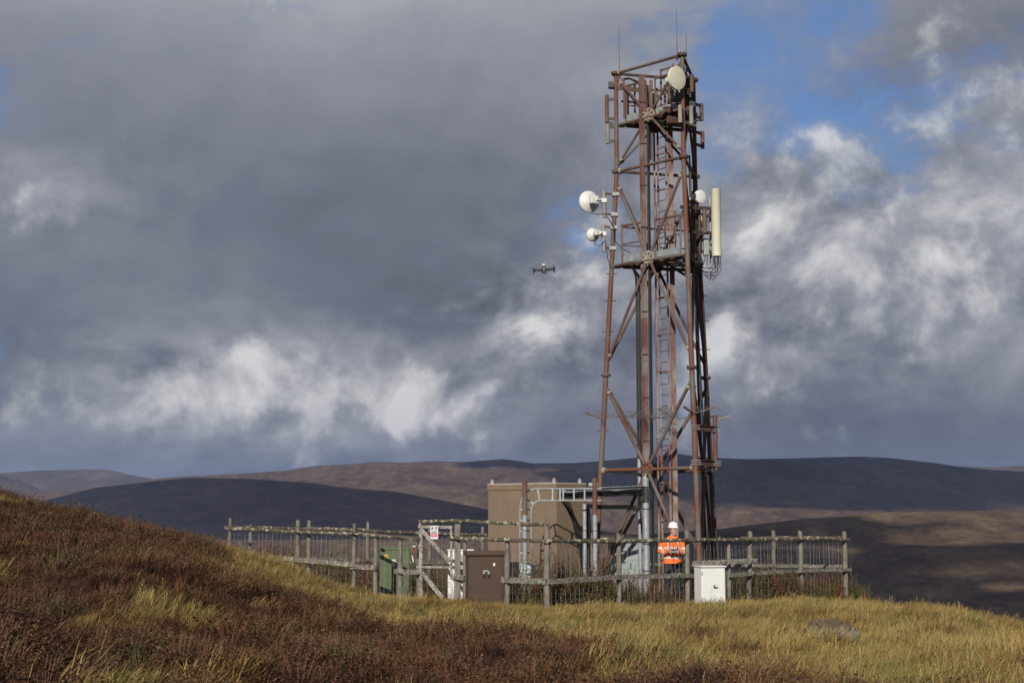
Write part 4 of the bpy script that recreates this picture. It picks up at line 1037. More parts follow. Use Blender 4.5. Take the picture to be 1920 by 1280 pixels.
for i in range(n_ * 4):
    for k in range(4): fs.append((i * 4 + k, i * 4 + (k + 1) % 4, i * 4 + 4 + (k + 1) % 4, i * 4 + 4 + k))
cv.add(vs, fs).build('corrugated_strip', M_board, fr_)

fbl = fence('far left fence behind the green box and gate', CLf, CB); P, Q = CLf, CB
for px, top in ((470, 985), (690, 979), (806, 986), (905, 988)): post(fbl, P, Q, px, top, rad=0.055)
rail(fbl, [fpt(P, Q, x, y, 0.08) for x, y in ((436, 988), (690, 995), (806, 1000), (935, 1003), (1050, 1006))], 0.05)
rail(fbl, [fpt(P, Q, x, y, 0.08) for x, y in ((436, 1043), (690, 1049), (806, 1053), (935, 1056))], m=M_board, flat_=(0.045, 0.11), name='lower_rail')
netting(fbl, P, Q, 440, 690, 992, 997); netting(fbl, P, Q, 690, 935, 997, 1004)
fbr = fence('far right fence behind the worker and the mast', CR, CB); P, Q = CR, CB
for px, top in ((1450, 995), (1323, 994), (1214, 996), (1108, 998)): post(fbr, P, Q, px, top, rad=0.06)
rail(fbr, [fpt(P, Q, x, y, 0.08) for x, y in ((1583, 1008), (1450, 1008), (1323, 1009), (1214, 1010), (1060, 1010))], 0.05)
rail(fbr, [fpt(P, Q, x, y, 0.08) for x, y in ((1583, 1062), (1450, 1060), (1323, 1058), (1214, 1057))], m=M_board, flat_=(0.045, 0.09), name='lower_rail')
netting(fbr, P, Q, 1580, 1450, 1011, 1011); netting(fbr, P, Q, 1450, 1214, 1011, 1012)

# ------------------------------------------------------------ gate with its warning sign
P, Q = CA, CLf; g0 = fpt(P, Q, 788, 1120)
gate = thing('gate', 'pale timber gate with two diagonal braces and rusty latch', 'gate', tuple(g0))
def gp(px, py, f=0.0): return fpt(P, Q, px, py, f)
MB().beam(gp(788, 1124), gp(788, 977), 0.06, 0.06, (0, 1, 0)).build('hanging_stile', M_gatew, gate, bevel=0.006)
MB().beam(gp(793, 1122, 0.05), gp(793, 986, 0.05), 0.055, 0.05, (0, 1, 0)).build('stile', M_gatew, gate, bevel=0.006)
MB().beam(gp(849, 1075, 0.05), gp(849, 986, 0.05), 0.055, 0.05, (0, 1, 0)).build('stile', M_gatew, gate, bevel=0.006)
MB().beam(gp(789, 987, 0.08), gp(853, 988, 0.08), 0.03, 0.07).build('board', M_gatew, gate, bevel=0.006)
MB().beam(gp(786, 1062, 0.09), gp(850, 1063, 0.09), 0.03, 0.05).build('board', M_gatew, gate, bevel=0.006)
MB().beam(gp(795, 991, 0.11), gp(849, 1052, 0.11), 0.03, 0.10).build('diagonal_brace', M_gatew, gate, bevel=0.006)
MB().beam(gp(792, 1066, 0.11), gp(837, 1121, 0.11), 0.03, 0.11).build('diagonal_brace', M_gatew, gate, bevel=0.006)
lt = MB().box(gp(785, 1025, 0.14), (0.13, 0.06, 0.09)); lt.box(gp(784, 1033, 0.13), (0.05, 0.04, 0.12)); lt.box(gp(788, 1030, 0.15), (0.06, 0.04, 0.16))
lto = lt.build('latch', rustmat('latch rust', [(0.07, 0.03, 0.02), (0.14, 0.055, 0.035), (0.18, 0.08, 0.05)]), gate, bevel=0.008)
MB().box(gp(787.5, 1023.5, 0.19), (0.06, 0.02, 0.025)).build('latch_plate', M_wcab, lto)
netting(gate, P, Q, 793, 849, 988, 989)
sg = thing('warning_sign', 'small white and magenta warning sign on the gate', 'sign', tuple(gp(822, 1010, 0.14)))
sa, sb = gp(815.5, 985, 0.14), gp(829.5, 1010, 0.14); sw = Vector((sb.x - sa.x, sb.y - sa.y, 0)); swl = sw.length; sd_ = sw.normalized(); sn = Vector((sd_.y, -sd_.x, 0)); sh = sa.z - sb.z
sc_ = (sa + sb) / 2
def sbox(u0, u1, v0, v1, m_, nm, d_): MB().box(sc_ + sd_ * (((u0 + u1) / 2 - 0.5) * swl) + Vector((0, 0, (0.5 - (v0 + v1) / 2) * sh)) + sn * d_, ((u1 - u0) * swl, 0.002, (v1 - v0) * sh), sd_, sn).build(nm, m_, sg)
MB().box(sc_, (swl, 0.006, sh), sd_, sn).build('plate', M_white, sg)
sbox(0.06, 0.94, 0.58, 0.84, M_pink, 'magenta_panel', 0.006)
for v in (0.40, 0.47, 0.53): sbox(0.14, 0.86, v, v + 0.025, M_ink, 'text_line', 0.006)
for v in (0.64, 0.73): sbox(0.14, 0.86, v, v + 0.03, M_white, 'text_line', 0.009)
tri = MB(); cc = sc_ - sd_ * 0.24 * swl + Vector((0, 0, 0.31 * sh)) + sn * 0.006
tp = [cc + sd_ * (math.cos(a) * 0.042) + Vector((0, 0, math.sin(a) * 0.042)) for a in (R(90), R(210), R(330))]
for i in range(3): tri.path([tp[i], tp[(i + 1) % 3]], 0.006, 5)
tri.path([cc + Vector((0, 0, 0.015)), cc - Vector((0, 0, 0.012))], 0.005, 5); tri.build('warning_triangle', M_ink, sg)
cc = sc_ + sd_ * 0.24 * swl + Vector((0, 0, 0.32 * sh)) + sn * 0.006
rg = MB(); cp = [cc + sd_ * (math.cos(a) * 0.036) + Vector((0, 0, math.sin(a) * 0.036)) for a in [i * math.pi / 8 for i in range(17)]]
rg.path(cp, 0.006, 5); rg.path([cp[2], cp[10]], 0.006, 5); rg.build('prohibition_ring', M_ink, sg)

# ------------------------------------------------------------ cabinets
class Frame:
    """local frame: u to the right, v out of the front, z up"""
    def __init__(s, x, y, ang, z=None):
        s.o = Vector((x, y, H(x, y) if z is None else z)); s.u = Vector((math.cos(ang), math.sin(ang), 0)); s.v = Vector((math.sin(ang), -math.cos(ang), 0))
    def p(s, u, v, z): return s.o + s.u * u + s.v * v + Vector((0, 0, z))
    def box(s, c, size): return MB().box(s.p(*c), size, s.u, s.v)
    def add(s, mb, c, size): return mb.box(s.p(*c), size, s.u, s.v)


def cabinet(label, x, y, ang, wd, dp, ht, m_, lid=0.03, name='cabinet'):
    f = Frame(x, y, ang); o = thing(name, label, 'cabinet', tuple(f.o))
    f.box((0, 0, -0.03), (wd * 0.98, dp * 0.98, 0.30)).build('plinth', m_, o)
    f.box((0, 0, 0.12 + (ht - 0.12) / 2), (wd, dp, ht - 0.12)).build('body', m_, o, bevel=0.008)
    return f, o


f, o = cabinet('green metal cabinet with yellow sticker behind the left fence', -2.97, 36.35, R(8), 0.74, 0.45, 1.18, M_green)
lidm = MB(); zt = 1.18
vs = [f.p(u, v, z) for u, v, z in ((-0.39, 0.25, zt), (0.39, 0.25, zt), (0.39, -0.25, zt + 0.0), (-0.39, -0.25, zt), (-0.33, 0.12, zt + 0.09), (0.33, 0.12, zt + 0.09), (0.33, -0.2, zt + 0.09), (-0.33, -0.2, zt + 0.09))]
lidm.add(vs, [(0, 1, 5, 4), (1, 2, 6, 5), (2, 3, 7, 6), (3, 0, 4, 7), (4, 5, 6, 7), (3, 2, 1, 0)]).build('lid', M_green, o, bevel=0.006)
f.box((0, 0.228, 0.66), (0.70, 0.012, 0.98)).build('door', M_green, o, bevel=0.004)
st = f.box((-0.22, 0.237, 1.02), (0.085, 0.004, 0.095)).build('warning_sticker', M_yellow, o)
MB().add([f.p(-0.22, 0.241, 1.055), f.p(-0.25, 0.241, 1.0), f.p(-0.19, 0.241, 1.0)], [(0, 1, 2)]).build('sticker_symbol', M_ink, st)
mk = MB()
for (u, z, a, b) in ((-0.07, 0.90, 0.02, 0.09), (-0.04, 0.93, 0.06, 0.02), (-0.03, 0.88, 0.02, 0.06), (0.0, 0.905, 0.02, 0.08), (0.02, 0.87, 0.05, 0.02), (-0.05, 0.86, 0.05, 0.02), (-0.03, 0.81, 0.09, 0.018), (-0.03, 0.785, 0.08, 0.018)):
    mk.box(f.p(u, 0.237, z), (a, 0.004, b), f.u, f.v)
mk.build('painted_number', M_white, o)
f.box((0.30, 0.24, 0.75), (0.02, 0.02, 0.14)).build('handle', M_slot, o)
tw = Frame(-2.0, 35.2, 0.1); ms_ = thing('marker_strip', 'narrow white strip hanging on the wire beside the green cabinet', 'marker', tuple(at(774, 1052, 34.6)))
MB().beam(at(773, 1041, 34.6), at(775, 1053, 34.6), 0.02, 0.004, (0, 1, 0)).build('strip', M_white, ms_)

f, o = cabinet('white louvred cabinet half hidden behind the dark brown one', -1.28, 35.6, R(4), 0.62, 0.45, 1.20, M_wcab)
f.box((0, 0, 1.215), (0.66, 0.49, 0.03)).build('lid', M_wcab, o, bevel=0.005)
f.box((0.12, 0.228, 0.72), (0.36, 0.012, 0.80)).build('door', M_wcab, o, bevel=0.004)
for i in range(14):
    z = 0.45 + i * 0.048
    f.box((0.10, 0.239, z), (0.22, 0.010, 0.018)).build('louvre', M_slot if i % 1 else M_wcab, o); f.box((0.10, 0.2365, z + 0.02), (0.22, 0.004, 0.016)).build('louvre_slot', M_slot, o)
f.box((-0.23, 0.23, 1.09), (0.05, 0.01, 0.02)).build('vent', M_slot, o)

f, o = cabinet('dark brown metal cabinet standing in the fence line by grass', -0.61, 32.25, R(10), 0.80, 0.50, 1.14, M_bcab)
f.box((0, 0.0, 1.185), (0.90, 0.60, 0.10)).build('lid', M_bcab, o, bevel=0.015)
f.box((0.0, 0.256, 0.64), (0.70, 0.012, 0.94)).build('door', M_bcab, o, bevel=0.005)
for s in (-1, 1): f.box((0.375 * s, 0.257, 0.62), (0.012, 0.012, 0.92)).build('door_seam', M_dkrust, o)
f.box((0.0, 0.27, 1.118), (0.10, 0.01, 0.016)).build('vent', M_slot, o)
lk = MB(); f.add(lk, (-0.02, 0.275, 0.80), (0.12, 0.03, 0.03)); f.add(lk, (-0.06, 0.28, 0.765), (0.045, 0.04, 0.06)); f.add(lk, (0.045, 0.28, 0.76), (0.045, 0.04, 0.06))
lk.build('hasp', M_galvd, o, bevel=0.006)
for z in (0.28, 0.98): f.box((-0.352, 0.268, z), (0.03, 0.02, 0.10)).build('hinge', M_dkrust, o, bevel=0.004)
for u in (-0.065, 0.045): f.box((u, 0.285, 0.70), (0.05, 0.035, 0.06)).build('padlock', M_dark, o, bevel=0.008)
f.box((0.17, 0.2635, 0.94), (0.045, 0.003, 0.065)).build('label_plate', flat('cream label', (0.72, 0.70, 0.55), 0.5), o)

wf, o = cabinet('small white metal cabinet at the front fence, right', 4.63, 33.75, R(16), 0.60, 0.42, 0.99, M_wcab)
wf.box((0, 0.02, 1.005), (0.64, 0.48, 0.03)).build('lid', M_wcab, o, bevel=0.005)
wf.box((0, 0.213, 0.58), (0.56, 0.012, 0.86)).build('door', M_wcab, o, bevel=0.004)
hd = wf.box((0.05, 0.222, 0.55), (0.12, 0.010, 0.10)).build('latch_plate', M_unit, o, bevel=0.003)
hb = MB(); wf.add(hb, (0.01, 0.24, 0.55), (0.02, 0.03, 0.07)); wf.add(hb, (0.05, 0.24, 0.525), (0.09, 0.03, 0.02)); hb.build('handle', M_slot, hd, bevel=0.004)
for z in (0.25, 0.85): wf.box((-0.285, 0.222, z), (0.02, 0.02, 0.09)).build('hinge', M_galvd, o, bevel=0.003)
for u, hgt in ((-0.1, 0.05), (0.08, 0.1), (0.12, 0.07)): wf.box((u, 0.2205, 0.22 + hgt / 2), (0.008, 0.002, hgt)).build('scratch', M_galvd, o)

f, o = cabinet('grey green metal cabinet behind the pale poles under the mast', 3.12, 39.3, R(16), 0.86, 0.5, 1.55, M_gcab)
f.box((0, 0, 1.565), (0.88, 0.52, 0.025)).build('lid', M_gcab, o, bevel=0.005)
for u in (-0.21, 0.21): f.box((u, 0.255, 0.83), (0.40, 0.012, 1.36)).build('door', M_gcab, o, bevel=0.004)
f.box((0.03, 0.268, 0.85), (0.02, 0.02, 0.16)).build('handle', M_slot, o)
f, o = cabinet('low pale grey box behind the cable hoop post', 0.42, 36.6, R(20), 0.34, 0.25, 0.85, M_wcab)
f.box((0, 0.128, 0.5), (0.28, 0.01, 0.6)).build('door', M_wcab, o, bevel=0.004)
f, o = cabinet('black metal box between the brown cabinet and cabin', 0.10, 36.9, R(20), 0.28, 0.25, 0.90, M_dark)
f.box((0, 0.128, 0.5), (0.24, 0.01, 0.6)).build('door', M_dark, o, bevel=0.004)

# ------------------------------------------------------------ equipment cabin
AL = R(45); kc = at(1042, 906, 37.6)
f = Frame(kc.x, kc.y, 0.0); f.u = Vector((-math.cos(AL), math.sin(AL), 0)); f.v = Vector((math.sin(AL), math.cos(AL), 0)); f.o.z = H(kc.x + 0, kc.y)
CW, CD, CH = 2.56, 1.15, kc.z - f.o.z
cabin = thing('equipment_cabin', 'tall flat-roofed brown steel equipment cabin left of the mast', 'cabin', tuple(f.o))
MB().box(f.p(CW / 2, CD / 2, CH / 2 + 0.1), (CW, CD, CH - 0.2), f.u, f.v).build('shell', M_cabin, cabin, bevel=0.01)
def cpan(u0, u1, z0, z1, side, nm, m_, th=0.014, d_=0.004):
    if side == 'f': c, s = f.p((u0 + u1) / 2, -d_, (z0 + z1) / 2), (u1 - u0, th, z1 - z0)
    else: c, s = f.p(-d_, (u0 + u1) / 2, (z0 + z1) / 2), (th, u1 - u0, z1 - z0)
    return MB().box(c, s, f.u, f.v).build(nm, m_, cabin, bevel=0.003)
edges = [0.03, 0.36, 0.82, 1.28, 1.74, 2.20, 2.53]
for a, b in zip(edges[:-1], edges[1:]): cpan(a + 0.005, b - 0.005, 0.12, CH - 0.17, 'f', 'wall_panel', M_cabin)
for a, b in ((0.03, 0.22), (0.22, 0.55), (0.55, 0.86), (0.86, 1.12)): cpan(a + 0.005, b - 0.005, 0.12, CH - 0.17, 's', 'wall_panel', M_cabin)
rf = MB().box(f.p(CW / 2, CD / 2, CH - 0.08), (CW + 0.05, CD + 0.05, 0.15), f.u, f.v).build('roof', M_cabin, cabin, bevel=0.012)
MB().box(f.p(CW / 2, CD / 2, CH + 0.012), (CW + 0.03, CD + 0.03, 0.03), f.u, f.v).build('roof_trim', M_cabintrim, rf)
for u, v in ((0.12, 0.06), (CW - 0.1, 0.06), (0.12, CD - 0.08)):
    lg_ = MB(); c = f.p(u, v, CH + 0.03); lg_.box(c + Vector((0, 0, 0.03)), (0.10, 0.02, 0.07), f.u, f.v); lg_.lathe(c + Vector((0, 0, 0.075)) - f.v * 0.012, f.v, [(0, 0.045), (0.024, 0.045)], 14)
    lgo = lg_.build('lifting_lug', M_cabintrim, rf); MB().lathe(c + Vector((0, 0, 0.078)) - f.v * 0.014, f.v, [(0, 0.016), (0.028, 0.016)], 10).build('lug_hole', M_slot, lgo)
MB().box(f.p(CW / 2, CD / 2, 0.05), (CW * 0.96, CD * 0.9, 0.2), f.u, f.v).build('skid_base', M_dark, cabin)

# ------------------------------------------------------------ cable gantry
GY = 35.9
gan = thing('cable_gantry', 'galvanised cable ladder curving up and over to the mast', 'cable gantry', (0.3, GY, H(0.3, GY)))
def gat(px, py, dy=0.0): return at(px, py, GY + dy)
outer = [gat(975, 1085), gat(975, 960), gat(975.5, 948), gat(978, 936), gat(984, 925), gat(993, 918.5), gat(1004, 916), gat(1030, 916), gat(1128, 916)]
inner = [gat(996, 1085), gat(996, 962), gat(996.5, 953), gat(999, 946), gat(1004, 941), gat(1010, 938.5), gat(1018, 938), gat(1040, 938), gat(1128, 938)]
lr = MB()
for line in (outer, inner):
    for dy in (0.0,): lr.path([p + Vector((0, dy, 0)) for p in line], 0.020, 6)
lro = lr.build('side_rail', M_galv, gan, True)
for a, b in ((gat(975, 1076), gat(996, 1076)), (gat(975, 1056), gat(996, 1056)), (gat(975, 1036), gat(996, 1036)), (gat(975, 1014), gat(996, 1014)), (gat(975, 995), gat(996, 995)), (gat(975, 975), gat(996, 975)), (gat(976, 955), gat(996.5, 955)), (gat(981, 930), gat(1000, 944)), (gat(1008, 916), gat(1012, 938)), (gat(1036, 916), gat(1036, 938)), (gat(1050, 916), gat(1050, 938)), (gat(1056, 916), gat(1056, 938)), (gat(1076, 916), gat(1076, 938)), (gat(1096, 916), gat(1096, 938)), (gat(1118, 916), gat(1118, 938))):
    MB().beam(a, b, 0.035, 0.035, (0, 1, 0)).build('rung', M_galv, gan)
ta, tb = at(1055, 917, 36.1), at(1203, 911, 37.3)
MB().beam(ta + Vector((0, 0.12, 0.01)), tb + Vector((0, 0.12, 0.01)), 0.32, 0.02).build('tray_cover', M_galv, gan)
MB().beam(ta + Vector((0, 0.02, -0.04)), tb + Vector((0, 0.02, -0.04)), 0.02, 0.10).build('tray_side', M_galv, gan)
for j in range(12):
    yo = -0.05 + 0.03 * (j % 5); dz = -0.10 - 0.035 * (j // 3) + random.uniform(-0.015, 0.015)
    pts = [ta.lerp(tb, q) + Vector((0, yo, dz + random.uniform(-0.02, 0.02))) for q in np.linspace(-0.02 + 0.02 * (j % 4), 1.0, 10)]
    MB().path(pts, random.choice((0.016, 0.02, 0.026)), 6).build('cable', M_black, gan, True)
for j in range(4):
    pts = [at(1100 + 2 * j, 945 + 2 * j, 36.3), at(1120, 947 + 2 * j, 36.4), at(1180, 947 + 2 * j, 37), at(1200, 950 + 3 * j, 37.3), at(1203, 985 + 5 * j, 37.5)]
    MB().path(pts, 0.016, 6).build('cable', M_black, gan, True)
for j in range(6):   # cables dropping behind the pale posts to the ground
    s = 3 * j
    pts = [at(1052 + s, 938, 36.2), at(1062 + s, 952 + s, 36.5), at(1072 + s, 972 + s, 36.7), at(1079 + s * 0.8, 1000 + s, 36.8), at(1085 + s * 0.6, 1035, 36.8), at(1092 + s * 0.5, 1075, 36.8)]
    MB().path(pts, 0.014, 6).build('cable', M_black, gan, True)
for j in range(4): MB().path([at(1098 + 2 * j, 945, 36.6), at(1101 + 2 * j, 985, 36.6), at(1100 + 2 * j, 1040, 36.6), at(1102 + j, 1080, 36.6)], 0.022, 6).build('cable', M_black, gan, True)
MB().path([at(1145, 912, 36.8), at(1144, 895, 36.8), at(1150, 889, 36.8), at(1175, 887, 37), at(1200, 890, 37.3)], 0.012, 6).build('cable', M_black, gan, True)
for j in range(9):
    MB().box(at(1206 + 0.4 * j, 912 + 3.4 * j, 37.35), (0.24, 0.12, 0.018)).build('gland_fin', M_dark, gan)
for z, px_, yy in ((0, 0, 0),):
    bx_ = at(1112, 908, 38.2); MB().box(bx_, (0.24, 0.2, 0.09)).build('junction_box', M_cabintrim, gan, bevel=0.01)
M_dip = None
def yardpole(px, py, Y, rad, label, top_m):
    a = at(px, py, Y); g_ = H(a.x, Y); o = thing('steel_post', label, 'post', (a.x, Y, g_))
    zc = at(px, 965, Y).z if top_m else a.z
    MB().path([(a.x, Y, g_ - 0.1), (a.x, Y, zc)], rad, 14).build('shaft', M_galv, o, True)
    if top_m: MB().path([(a.x, Y, zc - 0.0), (a.x, Y, a.z)], rad * 1.02, 14).build('rusty_top', M_sleeve, o, True)
    for py_ in (995, 1010):
        z = at(px, py_, Y).z; MB().lathe((a.x, Y, z), (0, 0, 1), [(0, rad * 1.06), (0.02, rad * 1.06)], 14).build('band', M_dark, o)
yardpole(984, 900, 35.6, 0.062, 'steel post with rusty top in front of the brown cabin', True)
yardpole(1115, 896, 35.9, 0.060, 'steel post with rusty top beside the left mast leg', True)
yardpole(1096, 944, 36.4, 0.052, 'shorter all-grey steel post carrying the cable tray', False)

# ------------------------------------------------------------ rock in the grass
bm = bmesh.new(); bmesh.ops.create_icosphere(bm, subdivisions=4, radius=1.0)
for v in bm.verts:
    n = v.co.normalized(); q = n * 1.7 + Vector((3.1, 0.4, 9))
    fct = 1 + 0.30 * mnoise.fractal(q, 1.0, 2.0, 4) + 0.12 * mnoise.cell(q * 2.2)
    v.co = Vector((n.x * 0.50 * fct, n.y * 0.36 * fct, n.z * 0.30 * fct))
me = bpy.data.meshes.new('rock'); bm.to_mesh(me); bm.free()
mr, t, b = newmat('lichened rock'); tcn = t.node('ShaderNodeTexCoord'); v_ = tcn.outputs['Object']
c = t.ramp(t.noise(v_, 5, 6, 0.65).outputs[0], [(0.38, (0.045, 0.042, 0.036)), (0.52, (0.12, 0.113, 0.098)), (0.66, (0.27, 0.26, 0.235))])
sz = t.node('ShaderNodeSeparateXYZ'); t.put(sz.inputs[0], v_)
c = t.mix(t.maprange(t.math('ADD', sz.outputs[2], t.math('MULTIPLY', t.noise(v_, 6, 4, 0.6).outputs[0], 0.2)), 0.27, 0.37, 0, 0.7), c, (0.10, 0.065, 0.03))
t.put(b.inputs['Base Color'], c); b.inputs['Roughness'].default_value = 0.95
bp = t.node('ShaderNodeBump'); bp.inputs['Distance'].default_value = 0.03; t.put(bp.inputs['Height'], t.noise(v_, 14, 6, 0.7).outputs[0]); t.put(b.inputs['Normal'], bp.outputs[0])
me.materials.append(mr); rk = bpy.data.objects.new('rock', me); COL.objects.link(rk); rp = at(1556, 1188, 23.6); rk.location = (rp.x, 23.6, H(rp.x, 23.6) + 0.15)
tag(rk, 'grey lichened boulder in the grass, lower right', 'rock')

# ------------------------------------------------------------ drone hovering left of the mast
dc = at(1020, 506, 33.5); roll = R(-4)
dr = thing('drone', 'small black quadcopter drone hovering left of the mast', 'drone', tuple(dc))
def dl(x, y, z): return dc + Vector((x * math.cos(roll) + z * math.sin(roll) * 0, y, z - x * math.sin(roll)))
MB().box(dl(0, 0, -0.01), (0.10, 0.24, 0.085)).build('body', M_dark, dr, bevel=0.02)
MB().box(dl(0, 0.0, 0.055), (0.085, 0.17, 0.05)).build('battery', M_dark, dr, bevel=0.012)
MB().box(dl(0.0, -0.10, -0.065), (0.075, 0.07, 0.06)).build('camera_gimbal', M_dark, dr, bevel=0.012)
MB().lathe(dl(-0.005, -0.125, 0.0), (0, -1, 0), [(0, 0.014), (0.004, 0.013)], 12).build('lens', M_white, dr)
MB().lathe(dl(-0.005, 0.02, 0.085), (0, 0, 1), [(0, 0.02), (0.02, 0.02), (0.024, 0.045), (0.05, 0.045), (0.06, 0.025)], 18).build('beacon', M_white, dr, True)
for sx_ in (-1, 1):
    for sy in (-1, 1):
        tip = dl(0.24 * sx_, 0.17 * sy, 0.0 + 0.02 * sy * 0.6)
        ar = MB().path([dl(0.045 * sx_, 0.08 * sy, 0.0), tip], [0.014, 0.010], 8).build('arm', M_dark, dr, True)
        MB().lathe(tip - Vector((0, 0, 0.03)), (0, 0, 1), [(0, 0.014), (0.01, 0.022), (0.055, 0.022), (0.065, 0.01)], 12).build('motor', M_dark, ar, True)
        MB().path([tip, tip - Vector((-0.01 * sx_, 0, 0.085))], [0.010, 0.007], 6).build('landing_leg', M_dark, ar)
        pr = MB(); an = random.uniform(0, 3.1)
        for s in (0, math.pi):
            dv = Vector((math.cos(an + s), math.sin(an + s), 0)); pv_ = Vector((-dv.y, dv.x, 0)); z0 = tip + Vector((0, 0, 0.045))
            pr.add([z0 + pv_ * 0.006, z0 - pv_ * 0.006, z0 + dv * 0.06 - pv_ * 0.012, z0 + dv * 0.125 - pv_ * 0.003 + Vector((0, 0, 0.006)), z0 + dv * 0.12 + pv_ * 0.006 + Vector((0, 0, 0.009)), z0 + dv * 0.05 + pv_ * 0.011 + Vector((0, 0, 0.006))], [(0, 1, 2, 5), (5, 2, 3, 4)])
        pr.build('propeller', M_dark, ar)
for s in (-1, 1): MB().path([dl(0.03 * s, -0.05, -0.04), dl(0.055 * s, -0.05, -0.125)], [0.009, 0.006], 6).build('landing_leg', M_dark, dr)

# ------------------------------------------------------------ the worker
def ell(c, rx, ry, n=20, tilt=0.0): return [(c[0] + rx * math.cos(2 * math.pi * k / n), c[1] + ry * math.sin(2 * math.pi * k / n), c[2] + tilt * math.sin(2 * math.pi * k / n)) for k in range(n)]
def loft(mb, rings):
    n = len(rings[0]); vs = [p for r_ in rings for p in r_]; fs = []
    for i in range(len(rings) - 1):
        for k in range(n): fs.append((i * n + k, i * n + (k + 1) % n, (i + 1) * n + (k + 1) % n, (i + 1) * n + k))
    fs += [tuple(range(n - 1, -1, -1)), tuple((len(rings) - 1) * n + k for k in range(n))]; return mb.add(vs, fs)
def fused(mb, name, m_, par, vox, smooth_it=4):
    o = mb.build(name, m_, par)
    md = o.modifiers.new('fuse', 'REMESH'); md.mode = 'VOXEL'; md.voxel_size = vox; md.use_smooth_shade = True
    sm_ = o.modifiers.new('soften', 'SMOOTH'); sm_.factor = 0.5; sm_.iterations = smooth_it
    return o


PXp, PYp = 3.93, 35.2; pz = at(1258, 977, PYp).z - 1.87
man = thing('person', 'worker in orange high-visibility jacket and white helmet behind the fence', 'person', (PXp, PYp, pz))
MB().box((PXp, PYp + 0.1, (pz + H(PXp, PYp)) / 2 - 0.1), (1.3, 1.0, max(0.06, pz - H(PXp, PYp)) + 0.2)).build('concrete_pad', M_conc)
tag(bpy.data.objects['concrete_pad'], 'low concrete pad under the worker at the mast foot', 'concrete pad')
def W(x, y, z): return (PXp + x, PYp + y, pz + z)
def chain(mb, pts, rs, n=14): return mb.path([W(*p) for p in pts], rs, n)
M_skin = flat('skin', (0.46, 0.27, 0.19), 0.55, 0, 0.05); M_trs = flat('dark trousers', (0.022, 0.025, 0.034), 0.85, 0, 0.2, 20)
M_hiv = flat('orange fabric', (0.88, 0.16, 0.015), 0.75, 0, 0.07, 14, bump=0.3); M_refl = flat('reflective tape', (0.55, 0.54, 0.52), 0.4, 0, 0.05)
M_hat = flat('white helmet', (0.80, 0.80, 0.80), 0.3, 0, 0.02); M_boot = flat('boot leather', (0.03, 0.025, 0.02), 0.7); M_hair = flat('dark hair', (0.03, 0.02, 0.014), 0.8)
# body: legs, hips, neck, head and hands as one skin surface
bd = MB()
for s in (-1, 1):
    chain(bd, [(0.10 * s, 0, 0.90), (0.115 * s, -0.01, 0.70), (0.12 * s, -0.015, 0.50), (0.125 * s, 0.01, 0.30), (0.13 * s, 0.02, 0.09)], [0.092, 0.084, 0.062, 0.056, 0.043])
    chain(bd, [(0.13 * s, 0.05, 0.05), (0.135 * s, -0.05, 0.045), (0.145 * s, -0.16, 0.035)], [0.045, 0.045, 0.035])
loft(bd, [[W(*p) for p in ell((0, 0, z), rx, ry)] for z, rx, ry in ((0.84, 0.15, 0.11), (0.95, 0.17, 0.12), (1.10, 0.155, 0.11), (1.30, 0.18, 0.115), (1.42, 0.17, 0.10), (1.48, 0.08, 0.07))])
chain(bd, [(0, 0.01, 1.44), (0.01, -0.005, 1.56)], [0.062, 0.056])
hx = 0.02
turn = R(38)                                       # face turned towards the photograph's right
def HD(x, y, z): return (hx + x * math.cos(turn) - y * math.sin(turn), -0.015 + x * math.sin(turn) + y * math.cos(turn), z)
loft(bd, [[W(*HD(*p)) for p in ell((0, oy, z), rx, ry)] for z, rx, ry, oy in ((1.535, 0.035, 0.045, -0.03), (1.56, 0.052, 0.068, -0.022), (1.60, 0.064, 0.082, -0.008), (1.65, 0.072, 0.092, 0.0), (1.70, 0.076, 0.097, 0.004), (1.75, 0.072, 0.092, 0.006), (1.79, 0.05, 0.066, 0.008))])
chain(bd, [HD(0, -0.088, 1.675), HD(0, -0.104, 1.648), HD(0, -0.100, 1.640)], [0.008, 0.015, 0.012], 8)          # nose
for s in (-1, 1): chain(bd, [HD(0.072 * s, 0.012, 1.67), HD(0.078 * s, 0.02, 1.645), HD(0.072 * s, 0.012, 1.62)], [0.012, 0.015, 0.010], 8)   # ears
chain(bd, [HD(-0.028, -0.072, 1.598), HD(0, -0.084, 1.596), HD(0.028, -0.072, 1.598)], [0.007, 0.010, 0.007], 8)     # lips
for s in (-1, 1):
    sh_, elb, wr_ = (0.20 * s, 0.01, 1.40), (0.30 * s, -0.06, 1.15), (0.135 * s, -0.27, 1.15)
    chain(bd, [sh_, elb, wr_], [0.05, 0.045, 0.03])
    chain(bd, [wr_, (0.115 * s, -0.31, 1.15), (0.105 * s, -0.345, 1.148)], [0.028, 0.036, 0.03], 10)
    for j in range(4):
        z = 1.172 - 0.019 * j
        chain(bd, [(0.110 * s, -0.335, z), (0.108 * s, -0.375, z - 0.004), (0.086 * s, -0.395 + 0.004 * j, z - 0.008), (0.066 * s, -0.385 + 0.003 * j, z - 0.01)], [0.0105, 0.010, 0.0095, 0.008], 7)
    chain(bd, [(0.095 * s, -0.30, 1.175), (0.075 * s, -0.325, 1.192), (0.05 * s, -0.345, 1.192)], [0.013, 0.011, 0.009], 7)
body = fused(bd, 'body', M_skin, man, 0.007, 2)
ey = MB()
for s in (-1, 1): ey.lathe(Vector(W(*HD(0.030 * s, -0.080, 1.668))), Vector(HD(0, -1, 0)) - Vector(HD(0, 0, 0)), [(0, 0.010), (0.006, 0.009), (0.009, 0.004)], 10)
ey.build('eyes', M_hair, man)
